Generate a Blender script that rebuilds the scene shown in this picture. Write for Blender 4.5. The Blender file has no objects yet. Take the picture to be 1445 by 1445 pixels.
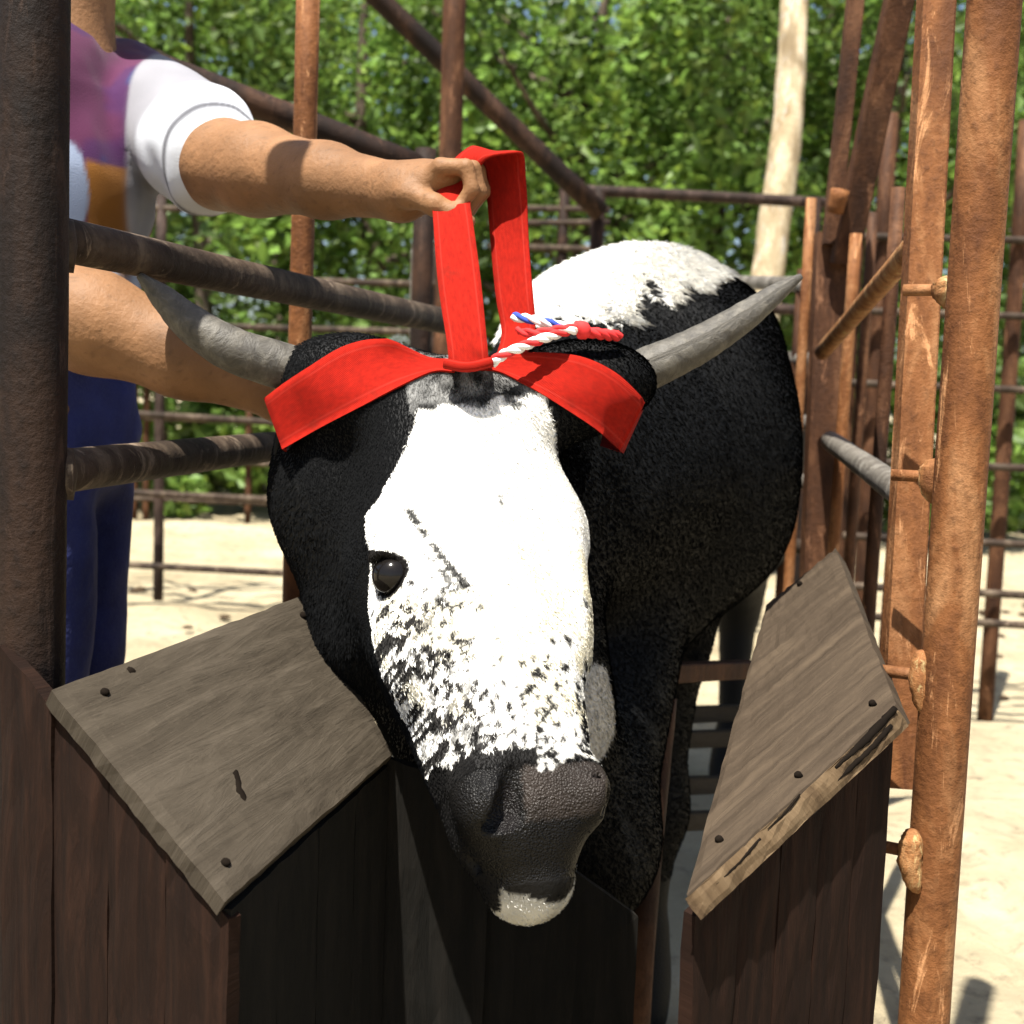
import bpy, math, random
import numpy as np
from mathutils import Vector, Matrix, Quaternion
from mathutils.bvhtree import BVHTree

# ------------------------------------------------------------------ camera, sky, sun, exposure
random.seed(7); rng = np.random.default_rng(7)
scene = bpy.context.scene
col = scene.collection
CAM_H, PITCH, ROLL, FPX = 1.08, 5.3, 2.0, 1744.0
cam_d = bpy.data.cameras.new('camera'); cam = bpy.data.objects.new('camera', cam_d); col.objects.link(cam)
cam_d.sensor_width = 36; cam_d.sensor_fit = 'HORIZONTAL'; cam_d.lens = 36*FPX/1445
cam_d.clip_start = 0.05; cam_d.clip_end = 600
CM = Matrix.Translation((0, 0, CAM_H)) @ Matrix.Rotation(math.radians(90-PITCH), 4, 'X') @ Matrix.Rotation(math.radians(ROLL), 4, 'Z')
cam.matrix_world = CM
cam_d.dof.use_dof = True; cam_d.dof.focus_distance = 1.3; cam_d.dof.aperture_fstop = 6.5
scene.camera = cam

SUN = Vector((-0.17, -0.36, 0.91)).normalized()          # towards the sun
w = bpy.data.worlds.new('World'); scene.world = w; w.use_nodes = True
nt = w.node_tree; nt.nodes.clear()
so = nt.nodes.new('ShaderNodeOutputWorld'); bg = nt.nodes.new('ShaderNodeBackground'); sk = nt.nodes.new('ShaderNodeTexSky')
sk.sky_type = 'NISHITA'; sk.sun_disc = False
sk.sun_elevation = math.asin(SUN.z); sk.sun_rotation = math.atan2(SUN.x, SUN.y)
sk.dust_density = 2.0
nt.links.new(sk.outputs[0], bg.inputs[0]); bg.inputs[1].default_value = 0.06; nt.links.new(bg.outputs[0], so.inputs[0])
sd = bpy.data.lights.new('sun', 'SUN'); sl = bpy.data.objects.new('sun', sd); col.objects.link(sl)
sd.energy = 4.8; sd.angle = math.radians(0.53); sd.color = (1.0, 0.95, 0.86)
sl.rotation_euler = SUN.to_track_quat('Z', 'Y').to_euler(); sl.location = (0, 0, 8)
vs = scene.view_settings
vs.view_transform = 'Standard'; vs.look = 'None'; vs.gamma = 1; vs.use_curve_mapping = False; vs.exposure = 1.55
scene.render.engine = 'CYCLES'
scene.render.resolution_x = 1024; scene.render.resolution_y = 1024

# ------------------------------------------------------------------ helpers
def P(px, py, d):
    "the point of the place seen at photo pixel (px, py) at depth d metres"
    return CM @ Vector(((px-722.5)/FPX*d, -(py-722.5)/FPX*d, -d))
def px2m(n, d): return n*d/FPX
def ground_at(px, d):
    "ground point under pixel column px at depth d (z = 0)"
    p = P(px, 560, d); return Vector((p.x, p.y, 0))

def hash3(ix, iy, iz, seed):
    h = (ix.astype(np.int64)*374761393 + iy.astype(np.int64)*668265263 + iz.astype(np.int64)*2147483647 + seed*974711) & 0xffffffff
    h = ((h ^ (h >> 13))*1274126177) & 0xffffffff
    return ((h ^ (h >> 16)) & 0xffff)/65535.0
def vnoise(p, f, seed=0):
    q = p*f; i = np.floor(q); t = q-i; t = t*t*(3-2*t); i = i.astype(np.int64); r = 0
    for a in (0, 1):
        for b in (0, 1):
            for c in (0, 1):
                wgt = (t[:, 0] if a else 1-t[:, 0])*(t[:, 1] if b else 1-t[:, 1])*(t[:, 2] if c else 1-t[:, 2])
                r = r + wgt*hash3(i[:, 0]+a, i[:, 1]+b, i[:, 2]+c, seed)
    return r
def fbm(p, f, seed=0): return (vnoise(p, f, seed)+.5*vnoise(p, f*2.1, seed+1)+.25*vnoise(p, f*4.3, seed+2))/1.75

def link(o, parent=None):
    col.objects.link(o)
    if parent is not None:
        o.parent = parent; o.matrix_parent_inverse = Matrix.Translation(-parent.location)
    return o
def mesh_np(name, V, F, mat, parent=None, smooth=True, uv=None, colr=None):
    V = np.asarray(V, dtype=np.float32); F = np.asarray(F, dtype=np.int32); n = F.shape[1]
    me = bpy.data.meshes.new(name)
    me.vertices.add(len(V)); me.vertices.foreach_set('co', V.ravel())
    me.loops.add(F.size); me.loops.foreach_set('vertex_index', F.ravel())
    me.polygons.add(len(F)); me.polygons.foreach_set('loop_start', np.arange(len(F), dtype=np.int32)*n)
    me.polygons.foreach_set('use_smooth', np.full(len(F), smooth))
    if uv is not None:
        l = me.uv_layers.new(name='UVMap'); l.data.foreach_set('uv', np.asarray(uv, dtype=np.float32)[F.ravel()].ravel())
    if colr is not None:
        a = me.color_attributes.new('tint', 'FLOAT_COLOR', 'POINT')
        c = np.ones((len(V), 4), dtype=np.float32); colr = np.asarray(colr); c[:, :colr.shape[1]] = colr; a.data.foreach_set('color', c.ravel())
    me.update(calc_edges=True); me.validate()
    if mat: me.materials.append(mat)
    return link(bpy.data.objects.new(name, me), parent)
def thing(name, loc, label, cat, group=None):
    o = bpy.data.objects.new(name, None); o.empty_display_size = .1; o.location = loc; col.objects.link(o)
    tag(o, label, cat, group); return o
def tag(o, label=None, cat=None, group=None, kind=None):
    if label: o['label'] = label
    if cat: o['category'] = cat
    if group: o['group'] = group
    if kind: o['kind'] = kind
    return o

# ------------------------------------------------------------------ materials
def mat_new(name):
    m = bpy.data.materials.new(name); m.use_nodes = True
    t = m.node_tree; b = t.nodes['Principled BSDF']; return m, t, b
def ramp(t, stops, fac):
    r = t.nodes.new('ShaderNodeValToRGB'); e = r.color_ramp.elements
    while len(e) > 1: e.remove(e[-1])
    e[0].position = stops[0][0]; e[0].color = (*stops[0][1], 1)
    for p, c in stops[1:]:
        x = e.new(p); x.color = (*c, 1)
    t.links.new(fac, r.inputs[0]); return r.outputs[0]
def noise(t, vec, scale, detail=6, rough=.6, dist=0):
    n = t.nodes.new('ShaderNodeTexNoise'); n.inputs['Scale'].default_value = scale; n.inputs['Detail'].default_value = detail
    n.inputs['Roughness'].default_value = rough; n.inputs['Distortion'].default_value = dist
    if vec is not None: t.links.new(vec, n.inputs['Vector'])
    return n.outputs[0]
def mapping(t, out='Object', scale=(1, 1, 1)):
    tc = t.nodes.new('ShaderNodeTexCoord'); mp = t.nodes.new('ShaderNodeMapping'); mp.inputs['Scale'].default_value = scale
    t.links.new(tc.outputs[out], mp.inputs[0]); return mp.outputs[0]
def bump(t, b, h, s, d=.01):
    n = t.nodes.new('ShaderNodeBump'); n.inputs['Strength'].default_value = s; n.inputs['Distance'].default_value = d
    t.links.new(h, n.inputs['Height']); t.links.new(n.outputs[0], b.inputs['Normal'])
def mixc(t, a, b, fac, mode='MIX'):
    m = t.nodes.new('ShaderNodeMix'); m.data_type = 'RGBA'; m.blend_type = mode
    for s, v in ((m.inputs[0], fac), (m.inputs[6], a), (m.inputs[7], b)):
        if isinstance(v, (int, float)): s.default_value = v
        elif isinstance(v, tuple): s.default_value = (*v, 1)
        else: t.links.new(v, s)
    return m.outputs[2]

def m_rust(name, dark, mid, light, scale=14, rough=.72, amt=.5):
    m, t, b = mat_new(name); v = mapping(t, 'Object', (1, 1, .35))
    n = noise(t, v, scale, 8, .65, .4); c = ramp(t, [(.3, dark), (.5, mid), (.66, light)], n)
    n2 = noise(t, mapping(t), scale*6, 4, .7); c = mixc(t, c, tuple(x*.45 for x in dark), ramp(t, [(.5, (0, 0, 0)), (.72, (amt, amt, amt))], n2))
    n3 = noise(t, mapping(t, 'Object', (1, 1, .18)), scale*1.6, 7, .75, 1.2); c = mixc(t, c, tuple(min(.5, x*1.6+.008) for x in light), ramp(t, [(.57, (0, 0, 0)), (.63, (.7, .7, .7))], n3))
    n4 = noise(t, mapping(t, 'Object', (1, 1, .5)), scale*.35, 4, .6, .5); c = mixc(t, c, tuple(x*.6 for x in dark), ramp(t, [(.50, (0, 0, 0)), (.66, (.75, .75, .75))], n4))
    t.links.new(c, b.inputs['Base Color']); b.inputs['Roughness'].default_value = rough
    b.inputs['Specular IOR Level'].default_value = .18; bump(t, b, n2, .6, .004); return m
M = {}
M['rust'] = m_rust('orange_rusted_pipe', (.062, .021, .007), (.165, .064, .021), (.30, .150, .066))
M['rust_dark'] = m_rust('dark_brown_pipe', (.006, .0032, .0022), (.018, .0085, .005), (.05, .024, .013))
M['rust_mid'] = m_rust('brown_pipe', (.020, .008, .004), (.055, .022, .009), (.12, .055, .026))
M['post_dark'] = m_rust('shaded_brown_post', (.0035, .002, .0015), (.0085, .0045, .003), (.021, .0105, .006))  # near-black brown: the shade over the left post is put into its colour
M['pipe_grey'] = m_rust('weathered_grey_pipe', (.016, .010, .007), (.046, .031, .021), (.115, .086, .060))
M['pipe_pale'] = m_rust('pale_galvanised_pipe', (.06, .052, .043), (.12, .108, .092), (.21, .195, .17), 20, .55)
M['pipe_black'] = m_rust('black_brown_pipe', (.012, .008, .006), (.03, .018, .014), (.075, .05, .04))
M['weld'] = m_rust('flaked_orange_hinge', (.14, .05, .018), (.28, .125, .045), (.42, .24, .11), 40)

def m_wood(name, dark, mid, light, s=1.0, rough=.85, sawn=True):
    m, t, b = mat_new(name); v = mapping(t, 'UV', (38*s, 4.5*s, 1))
    g = noise(t, v, 1, 8, .7, .6); big = noise(t, mapping(t, 'UV', (6*s, 3*s, 1)), 1.3, 5, .6)
    c = ramp(t, [(.28, dark), (.5, mid), (.75, light)], g)
    c = mixc(t, c, tuple(x*.4 for x in dark), ramp(t, [(.60, (0, 0, 0)), (.80, (.35, .35, .35))], big))
    fine = noise(t, mapping(t, 'UV', (60, 45, 1)), 3, 5, .75)
    c = mixc(t, c, light, ramp(t, [(.56, (0, 0, 0)), (.72, (.55, .55, .55))], fine))
    t.links.new(c, b.inputs['Base Color']); b.inputs['Roughness'].default_value = rough; b.inputs['Specular IOR Level'].default_value = .12
    bump(t, b, g, .8, .006); return m
M['board'] = m_wood('weathered_grey_board', (.025, .0195, .0135), (.041, .033, .0235), (.066, .054, .040))
M['board_tan'] = m_wood('worn_tan_board', (.025, .0175, .011), (.043, .031, .0205), (.078, .057, .037))
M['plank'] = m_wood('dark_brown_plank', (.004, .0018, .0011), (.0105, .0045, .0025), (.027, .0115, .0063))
M['plank_black'] = m_wood('shade_black_plank', (.003, .003, .0025), (.006, .0055, .0045), (.012, .010, .008))  # near-black tone stands in for the shade inside the chute

def m_attr(name, rough=.7, attr='tint', spec=.3, bump_s=None, sss=0, sheen=0, nsc=300):
    m, t, b = mat_new(name); a = t.nodes.new('ShaderNodeAttribute'); a.attribute_name = attr
    t.links.new(a.outputs['Color'], b.inputs['Base Color']); b.inputs['Roughness'].default_value = rough
    b.inputs['Specular IOR Level'].default_value = spec
    if bump_s: bump(t, b, noise(t, mapping(t), nsc, 4), bump_s, .003)
    if sss:
        b.inputs['Subsurface Weight'].default_value = sss; b.inputs['Subsurface Radius'].default_value = (.012, .005, .003)
    if sheen: b.inputs['Sheen Weight'].default_value = sheen
    return m
M['coat'] = m_attr('cattle_coat', .62, spec=.15, bump_s=.5, nsc=220)
ct = M['coat'].node_tree; cb = ct.nodes['Principled BSDF']; ca = [n for n in ct.nodes if n.type == 'ATTRIBUTE'][0]
mr = ct.nodes.new('ShaderNodeMapRange'); mr.inputs[3].default_value = .38; mr.inputs[4].default_value = .62; ct.links.new(ca.outputs['Alpha'], mr.inputs[0]); ct.links.new(mr.outputs[0], cb.inputs['Roughness'])
vo = ct.nodes.new('ShaderNodeTexVoronoi'); vo.inputs['Scale'].default_value = 430; ct.links.new(mapping(ct), vo.inputs['Vector'])
bn = ct.nodes.new('ShaderNodeBump'); bn.inputs['Strength'].default_value = .5; bn.inputs['Distance'].default_value = .004; iv = ct.nodes.new('ShaderNodeMath'); iv.operation = 'SUBTRACT'; iv.inputs[0].default_value = 1
ml = ct.nodes.new('ShaderNodeMath'); ml.operation = 'MULTIPLY'; ct.links.new(ca.outputs['Alpha'], iv.inputs[1]); ct.links.new(iv.outputs[0], ml.inputs[0]); ct.links.new(vo.outputs['Distance'], ml.inputs[1]); bn.invert = True
ob = [n for n in ct.nodes if n.type == 'BUMP' and n is not bn][0]; ct.links.new(ml.outputs[0], bn.inputs['Height']); ct.links.new(ob.outputs[0], bn.inputs['Normal']); ct.links.new(bn.outputs[0], cb.inputs['Normal'])
M['hair'] = m_attr('cattle_hair', .8, spec=.04)
M['skin'] = m_attr('tanned_skin', .6, spec=.22, bump_s=.5, sss=.03, nsc=130)
M['cloth'] = m_attr('printed_cotton', .85, spec=.15, bump_s=.25, sheen=.1, nsc=500)
M['leaf'] = m_attr('leaf', .5, spec=.4)
lt = M['leaf'].node_tree; lb = lt.nodes['Principled BSDF']; lo = lt.nodes['Material Output']
tr = lt.nodes.new('ShaderNodeBsdfTranslucent'); mx = lt.nodes.new('ShaderNodeMixShader'); mx.inputs[0].default_value = .5
at = [n for n in lt.nodes if n.type == 'ATTRIBUTE'][0]; lt.links.new(at.outputs['Color'], tr.inputs[0])
lt.links.new(lb.outputs[0], mx.inputs[1]); lt.links.new(tr.outputs[0], mx.inputs[2]); lt.links.new(mx.outputs[0], lo.inputs[0])

def m_denim():
    m, t, b = mat_new('blue_denim'); n = noise(t, mapping(t), 9, 6); f = noise(t, mapping(t, 'Object', (900, 900, 200)), 1, 2)
    c = ramp(t, [(.3, (.012, .016, .08)), (.6, (.026, .036, .17)), (.8, (.06, .08, .25))], n)
    c = mixc(t, c, (.09, .10, .2), ramp(t, [(.5, (0, 0, 0)), (.8, (.4, .4, .4))], f))
    t.links.new(c, b.inputs['Base Color']); b.inputs['Roughness'].default_value = .9; bump(t, b, n, .4, .02); return m
M['denim'] = m_denim()
def m_web():
    m, t, b = mat_new('red_nylon_webbing'); tc = t.nodes.new('ShaderNodeTexCoord'); sp = t.nodes.new('ShaderNodeSeparateXYZ'); t.links.new(tc.outputs['UV'], sp.inputs[0])
    edge = ramp(t, [(.10, (0, 0, 0)), (.13, (.5, .5, .5)), (.155, (0, 0, 0)), (.83, (0, 0, 0)), (.86, (.5, .5, .5)), (.89, (0, 0, 0))], sp.outputs[0])
    n = noise(t, mapping(t, 'UV', (6, 40, 1)), 2, 5, .7); gr = noise(t, mapping(t), 28, 6, .7)
    c = ramp(t, [(.3, (.19, .005, .002)), (.55, (.26, .008, .003)), (.8, (.33, .012, .005))], n); c = mixc(t, c, (.36, .03, .02), edge); c = mixc(t, c, (.10, .012, .006), ramp(t, [(.56, (0, 0, 0)), (.74, (.5, .5, .5))], gr))
    wv = t.nodes.new('ShaderNodeTexWave'); wv.inputs['Scale'].default_value = 1.0; wv.bands_direction = 'DIAGONAL'
    t.links.new(mapping(t, 'UV', (14, 320, 1)), wv.inputs[0])
    t.links.new(c, b.inputs['Base Color']); b.inputs['Roughness'].default_value = .9; bump(t, b, wv.outputs[1], .35, .0015)
    b.inputs['Specular IOR Level'].default_value = .12; return m
M['web'] = m_web()
def m_plain(name, c, rough=.5, spec=.5, var=.25, sc=30, metal=0):
    m, t, b = mat_new(name); n = noise(t, mapping(t), sc, 5)
    t.links.new(ramp(t, [(.3, tuple(x*(1-var) for x in c)), (.7, tuple(min(1, x*(1+var)) for x in c))], n), b.inputs['Base Color'])
    b.inputs['Roughness'].default_value = rough; b.inputs['Specular IOR Level'].default_value = spec; b.inputs['Metallic'].default_value = metal
    bump(t, b, n, .15, .003); return m
M['knot'] = m_plain('dark_knot', (.007, .005, .0035), .95, .05)
M['eye'] = m_plain('dark_wet_eye', (.006, .005, .0045), .12, .25)
M['rope_white'] = m_plain('white_cord', (.72, .72, .70), .8, .2)
M['rope_red'] = m_plain('red_cord', (.55, .03, .03), .8, .2)
M['rope_blue'] = m_plain('blue_cord', (.03, .06, .32), .8, .2)
M['leather'] = m_plain('brown_leather', (.05, .025, .014), .5)
M['hairbrown'] = m_plain('brown_hair', (.03, .018, .010), .6, .3, .5, 90)
M['bark'] = m_rust('rough_brown_bark', (.03, .022, .015), (.075, .055, .04), (.14, .11, .085), 9, .9)
M['bark_pale'] = m_rust('pale_sunlit_bark', (.22, .16, .09), (.42, .34, .22), (.60, .52, .38), 12, .9, .8)
def m_horn():
    m, t, b = mat_new('grey_horn'); v = mapping(t, 'UV', (3, 26, 1)); n = noise(t, v, 2, 6, .7, .5)
    n2 = noise(t, mapping(t), 45, 5, .7)
    c = ramp(t, [(.28, (.022, .019, .015)), (.5, (.06, .054, .043)), (.75, (.13, .118, .095))], n)
    c = mixc(t, c, (.03, .026, .022), ramp(t, [(.52, (0, 0, 0)), (.7, (.6, .6, .6))], n2))
    t.links.new(c, b.inputs['Base Color']); b.inputs['Roughness'].default_value = .6; bump(t, b, n, .6, .006); return m
M['horn'] = m_horn()
def m_ground():
    m, t, b = mat_new('pale_sandy_dirt'); v = mapping(t)
    n = noise(t, v, 1.2, 8, .65); n2 = noise(t, v, 14, 8, .75, .3)
    c = ramp(t, [(.3, (.27, .215, .125)), (.55, (.41, .345, .22)), (.75, (.52, .455, .32))], n)
    c = mixc(t, c, (.10, .078, .048), ramp(t, [(.53, (0, 0, 0)), (.70, (.85, .85, .85))], n2))
    t.links.new(c, b.inputs['Base Color']); b.inputs['Roughness'].default_value = .95; bump(t, b, n2, .8, .05); return m
M['ground'] = m_ground()
M['dung'] = m_plain('dry_dung', (.045, .03, .018), .95, .1, .5, 60)

# ------------------------------------------------------------------ basic shapes
def catmull(pts, n):
    pts = [np.array(p, dtype=float) for p in pts]; q = [2*pts[0]-pts[1]]+pts+[2*pts[-1]-pts[-2]]; out = []
    for i in range(1, len(q)-2):
        for k in range(n):
            t = k/n; a, b, c, d = q[i-1], q[i], q[i+1], q[i+2]
            out.append(.5*((2*b)+(c-a)*t+(2*a-5*b+4*c-d)*t*t+(3*b-a-3*c+d)*t**3))
    out.append(q[-2]); return np.array(out)
def tube_data(pts, rad, sides=18, cap=True, wob=0.0, seed=0):
    pts = np.array(pts, dtype=float); n = len(pts); rad = np.broadcast_to(np.asarray(rad, dtype=float), (n,))
    tan = np.gradient(pts, axis=0); tan /= np.linalg.norm(tan, axis=1)[:, None]
    up = np.array([0, 0, 1.]) if abs(tan[0][2]) < .9 else np.array([1., 0, 0])
    nrm = np.cross(tan[0], up); nrm /= np.linalg.norm(nrm); V = []; UV = []; L = 0
    r_ = np.random.default_rng(seed)
    for i in range(n):
        nrm = nrm-tan[i]*np.dot(nrm, tan[i]); nrm /= np.linalg.norm(nrm); b = np.cross(tan[i], nrm)
        if i: L += np.linalg.norm(pts[i]-pts[i-1])
        for k in range(sides):
            a = 2*math.pi*k/sides; rr = rad[i]*(1+wob*(r_.random()-.5))
            V.append(pts[i]+rr*(math.cos(a)*nrm+math.sin(a)*b)); UV.append((k/sides, L))
    F = []
    for i in range(n-1):
        for k in range(sides):
            k2 = (k+1) % sides; F.append((i*sides+k, i*sides+k2, (i+1)*sides+k2, (i+1)*sides+k))
    if cap:
        for e, i in ((0, 0), (1, n-1)):
            c = len(V); V.append(pts[i]+tan[i]*rad[i]*(.15 if e else -.15)); UV.append((.5, 0))
            for k in range(0, sides, 2):
                a, b_, d = i*sides+k, i*sides+(k+1) % sides, i*sides+(k+2) % sides
                F.append((c, a, b_, d) if e else (c, d, b_, a))
    return np.array(V), np.array(F), np.array(UV)
def tube(name, pts, rad, mat, parent=None, sides=18, seg=None, wob=0.0, seed=0):
    pts = [np.array(p, dtype=float) for p in pts]
    if seg: pts = catmull(pts, seg) if len(pts) > 2 else np.array([pts[0]+(pts[1]-pts[0])*i/seg for i in range(seg+1)])
    if not np.isscalar(rad) and len(rad) != len(pts):
        rad = np.interp(np.linspace(0, 1, len(pts)), np.linspace(0, 1, len(rad)), rad)
    V, F, UV = tube_data(pts, rad, sides, True, wob, seed)
    return mesh_np(name, V, F, mat, parent, True, UV)
def slab(name, quad, th, mat, parent=None, nu=14, nv=10, rough=.0015, seed=0, uvs=(1, 1), edge=.004):
    "a thick board over four corner points (a b c d), the thickness away from the a-b-c-d normal"
    a, b, c, d = [np.array(q, dtype=float) for q in quad]
    nrm = np.cross(b-a, d-a); nrm /= np.linalg.norm(nrm); r_ = np.random.default_rng(seed)
    lu = (np.linalg.norm(b-a)+np.linalg.norm(c-d))/2; lv = (np.linalg.norm(d-a)+np.linalg.norm(c-b))/2
    V = []; UV = []; F = []; W = nu+1; ou, ov = r_.random(2)*5
    for lay in (0, 1):
        for j in range(nv+1):
            for i in range(nu+1):
                s, t = i/nu, j/nv; onE = i in (0, nu) or j in (0, nv)
                p = (a*(1-s)+b*s)*(1-t)+(d*(1-s)+c*s)*t
                p = p-nrm*(th*lay)+nrm*((r_.random()-.5)*2*rough)
                if onE:
                    ctr = (a+b+c+d)/4; p = p+(nrm*(-edge*.5 if lay == 0 else edge*.5))+(ctr-p)/np.linalg.norm(ctr-p)*(r_.random()*rough*2)
                V.append(p); UV.append((ou+s*lu*uvs[0], ov+t*lv*uvs[1]))
    N = W*(nv+1)
    for j in range(nv):
        for i in range(nu):
            q = [j*W+i, j*W+i+1, (j+1)*W+i+1, (j+1)*W+i]; F.append(q); F.append([x+N for x in q[::-1]])
    for i in range(nu):
        F.append([i+1, i, i+N, i+1+N]); k = nv*W+i; F.append([k, k+1, k+1+N, k+N])
    for j in range(nv):
        k = j*W; F.append([k, k+W, k+W+N, k+N]); k = j*W+nu; F.append([k+W, k, k+N, k+W+N])
    return mesh_np(name, V, F, mat, parent, False, UV)
def bar(name, p, q, wx, wy, mat, parent=None, ref=None):
    "rectangular bar from p to q"
    p, q = Vector(p), Vector(q); z = (q-p).normalized(); x = (ref or Vector((1, 0, 0))); x = (x-z*x.dot(z)).normalized(); y = z.cross(x)
    V = []; F = []; UV = []; e = .14
    prof = [(-1+e, -1), (1-e, -1), (1, -1+e), (1, 1-e), (1-e, 1), (-1+e, 1), (-1, 1-e), (-1, -1+e)]
    for k in range(9):
        for i, (a, b) in enumerate(prof):
            V.append(p+(q-p)*(k/8)+x*(a*wx/2)+y*(b*wy/2)); UV.append((i*.02, (q-p).length*k/8))
    for k in range(8):
        for i in range(8): F.append((k*8+i, k*8+(i+1) % 8, k*8+8+(i+1) % 8, k*8+8+i))
    for base, fl in ((0, 1), (64, 0)):
        for a in ((0, 1, 2, 3), (0, 3, 4, 7), (4, 5, 6, 7)):
            f = [base+i for i in a]; F.append(f[::-1] if fl else f)
    return mesh_np(name, [tuple(v) for v in V], F, mat, parent, False, UV)

# ------------------------------------------------------------------ implicit surfaces (surface nets)
class Field:
    def __init__(s, xs, ys, zs):
        s.x, s.y, s.z = [np.asarray(a, dtype=np.float32) for a in (xs, ys, zs)]
        s.f = np.full((len(xs), len(ys), len(zs)), .5, dtype=np.float32)
    def win(s, lo, hi):
        r = []
        for a, l, h in zip((s.x, s.y, s.z), lo, hi):
            i, j = np.searchsorted(a, l), np.searchsorted(a, h); r.append(slice(max(0, i-1), min(len(a), j+1)))
        return tuple(r)
    def put(s, lo, hi, fn, k, sub=False):
        sl = s.win(lo, hi)
        if any(q.stop-q.start < 1 for q in sl): return
        X, Y, Z = s.x[sl[0]][:, None, None], s.y[sl[1]][None, :, None], s.z[sl[2]][None, None, :]
        d = fn(X, Y, Z).astype(np.float32); g = s.f[sl]
        if sub:
            d = -d; h = np.clip(.5-.5*(g-d)/k, 0, 1); s.f[sl] = g*(1-h)+d*h+k*h*(1-h)
        else:
            h = np.clip(.5+.5*(g-d)/k, 0, 1); s.f[sl] = g*(1-h)+d*h-k*h*(1-h)
    def cap(s, a, b, ra, rb, k=.02, sub=False):
        a, b = np.array(a, dtype=np.float32), np.array(b, dtype=np.float32); m = max(ra, rb)+k*1.5+.02; ab = b-a; L = max(1e-9, float(ab@ab))
        def fn(X, Y, Z):
            h = np.clip(((X-a[0])*ab[0]+(Y-a[1])*ab[1]+(Z-a[2])*ab[2])/L, 0, 1)
            return np.sqrt((X-a[0]-ab[0]*h)**2+(Y-a[1]-ab[1]*h)**2+(Z-a[2]-ab[2]*h)**2)-(ra+(rb-ra)*h)
        s.put(np.minimum(a, b)-m, np.maximum(a, b)+m, fn, k, sub)
    def chain(s, pts, k=.02):
        for (a, ra), (b, rb) in zip(pts[:-1], pts[1:]): s.cap(a, b, ra, rb, k)
    def ell(s, c, axes, r, k=.02, sub=False):
        c = np.array(c, dtype=np.float32); A = np.array([list(v) for v in axes], dtype=np.float32); r = np.array(r, dtype=np.float32); m = r.max()+k*1.5+.02
        def fn(X, Y, Z):
            k0 = 0; k1 = 0
            for i in range(3):
                q = (X-c[0])*A[i][0]+(Y-c[1])*A[i][1]+(Z-c[2])*A[i][2]; k0 = k0+(q/r[i])**2; k1 = k1+(q/r[i]**2)**2
            k0 = np.sqrt(k0); return k0*(k0-1)/np.maximum(np.sqrt(k1), 1e-6)
        s.put(c-m, c+m, fn, k, sub)
    def loft(s, O, eu, ev, ew, tab, k=.02, p=2.4, margin=.35):
        "cross sections along ev: rows (v, halfwidth, w_front, w_back[, u_centre])"
        O, eu, ev, ew = [np.array(q, dtype=np.float32) for q in (O, eu, ev, ew)]; T = np.array([list(r)+[0]*(5-len(r)) for r in tab], dtype=np.float32)
        vs_ = np.linspace(T[0, 0], T[-1, 0], 90); c = [np.interp(vs_, T[:, 0], T[:, i]) for i in range(5)]
        for i in range(1, 5):
            for _ in range(3): c[i][1:-1] = (c[i][:-2]+2*c[i][1:-1]+c[i][2:])/4
        cen = O+vs_[:, None]*ev; R = np.maximum(c[1], np.maximum(abs(c[2]), abs(c[3])))[:, None]
        lo, hi = (cen-R).min(0)-.05, (cen+R).max(0)+.05
        def fn(X, Y, Z):
            u = (X-O[0])*eu[0]+(Y-O[1])*eu[1]+(Z-O[2])*eu[2]; v = (X-O[0])*ev[0]+(Y-O[1])*ev[1]+(Z-O[2])*ev[2]; q = (X-O[0])*ew[0]+(Y-O[1])*ew[1]+(Z-O[2])*ew[2]
            a = np.interp(v, vs_, c[1]); f = np.interp(v, vs_, c[2]); b = np.interp(v, vs_, c[3]); uc = np.interp(v, vs_, c[4])
            h = np.maximum((f-b)/2, .004); m = (f+b)/2
            n = (np.abs((u-uc)/a)**p+np.abs((q-m)/h)**p)**(1/p); d = (n-1)*np.minimum(a, h)
            ex = np.maximum(np.maximum(vs_[0]-v, v-vs_[-1]), 0); return np.where(ex > 0, np.sqrt(np.maximum(d, 0)**2+ex**2), d)
        s.put(lo, hi, fn, k)
    def mesh(s):
        f = s.f; neg = f < 0; nx, ny, nz = f.shape; acc = np.zeros((nx-1, ny-1, nz-1, 3), dtype=np.float32); cnt = np.zeros((nx-1, ny-1, nz-1), dtype=np.uint8)
        C = (s.x, s.y, s.z); sh = (nx, ny, nz); edges = []
        for ax in range(3):
            a = [slice(None)]*3; b = [slice(None)]*3; a[ax] = slice(0, -1); b[ax] = slice(1, None)
            idx = np.argwhere(neg[tuple(a)] != neg[tuple(b)]); j = idx.copy(); j[:, ax] += 1
            fa = f[idx[:, 0], idx[:, 1], idx[:, 2]]; fb = f[j[:, 0], j[:, 1], j[:, 2]]; t = fa/(fa-fb)
            p = np.stack([C[q][idx[:, q]] for q in range(3)], 1).astype(np.float32); p[:, ax] += t*(C[ax][idx[:, ax]+1]-C[ax][idx[:, ax]])
            o = [q for q in range(3) if q != ax]
            for d0 in (0, -1):
                for d1 in (0, -1):
                    c = idx.copy(); c[:, o[0]] += d0; c[:, o[1]] += d1
                    ok = np.all([(c[:, q] >= 0) & (c[:, q] < sh[q]-1) for q in range(3)], axis=0); cc = c[ok]
                    np.add.at(acc, (cc[:, 0], cc[:, 1], cc[:, 2]), p[ok]); np.add.at(cnt, (cc[:, 0], cc[:, 1], cc[:, 2]), 1)
            edges.append((idx, fa < 0, ax, o))
        on = cnt > 0; vid = np.full(cnt.shape, -1, dtype=np.int32); vid[on] = np.arange(on.sum()); V = acc[on]/cnt[on][:, None]; Q = []
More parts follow.
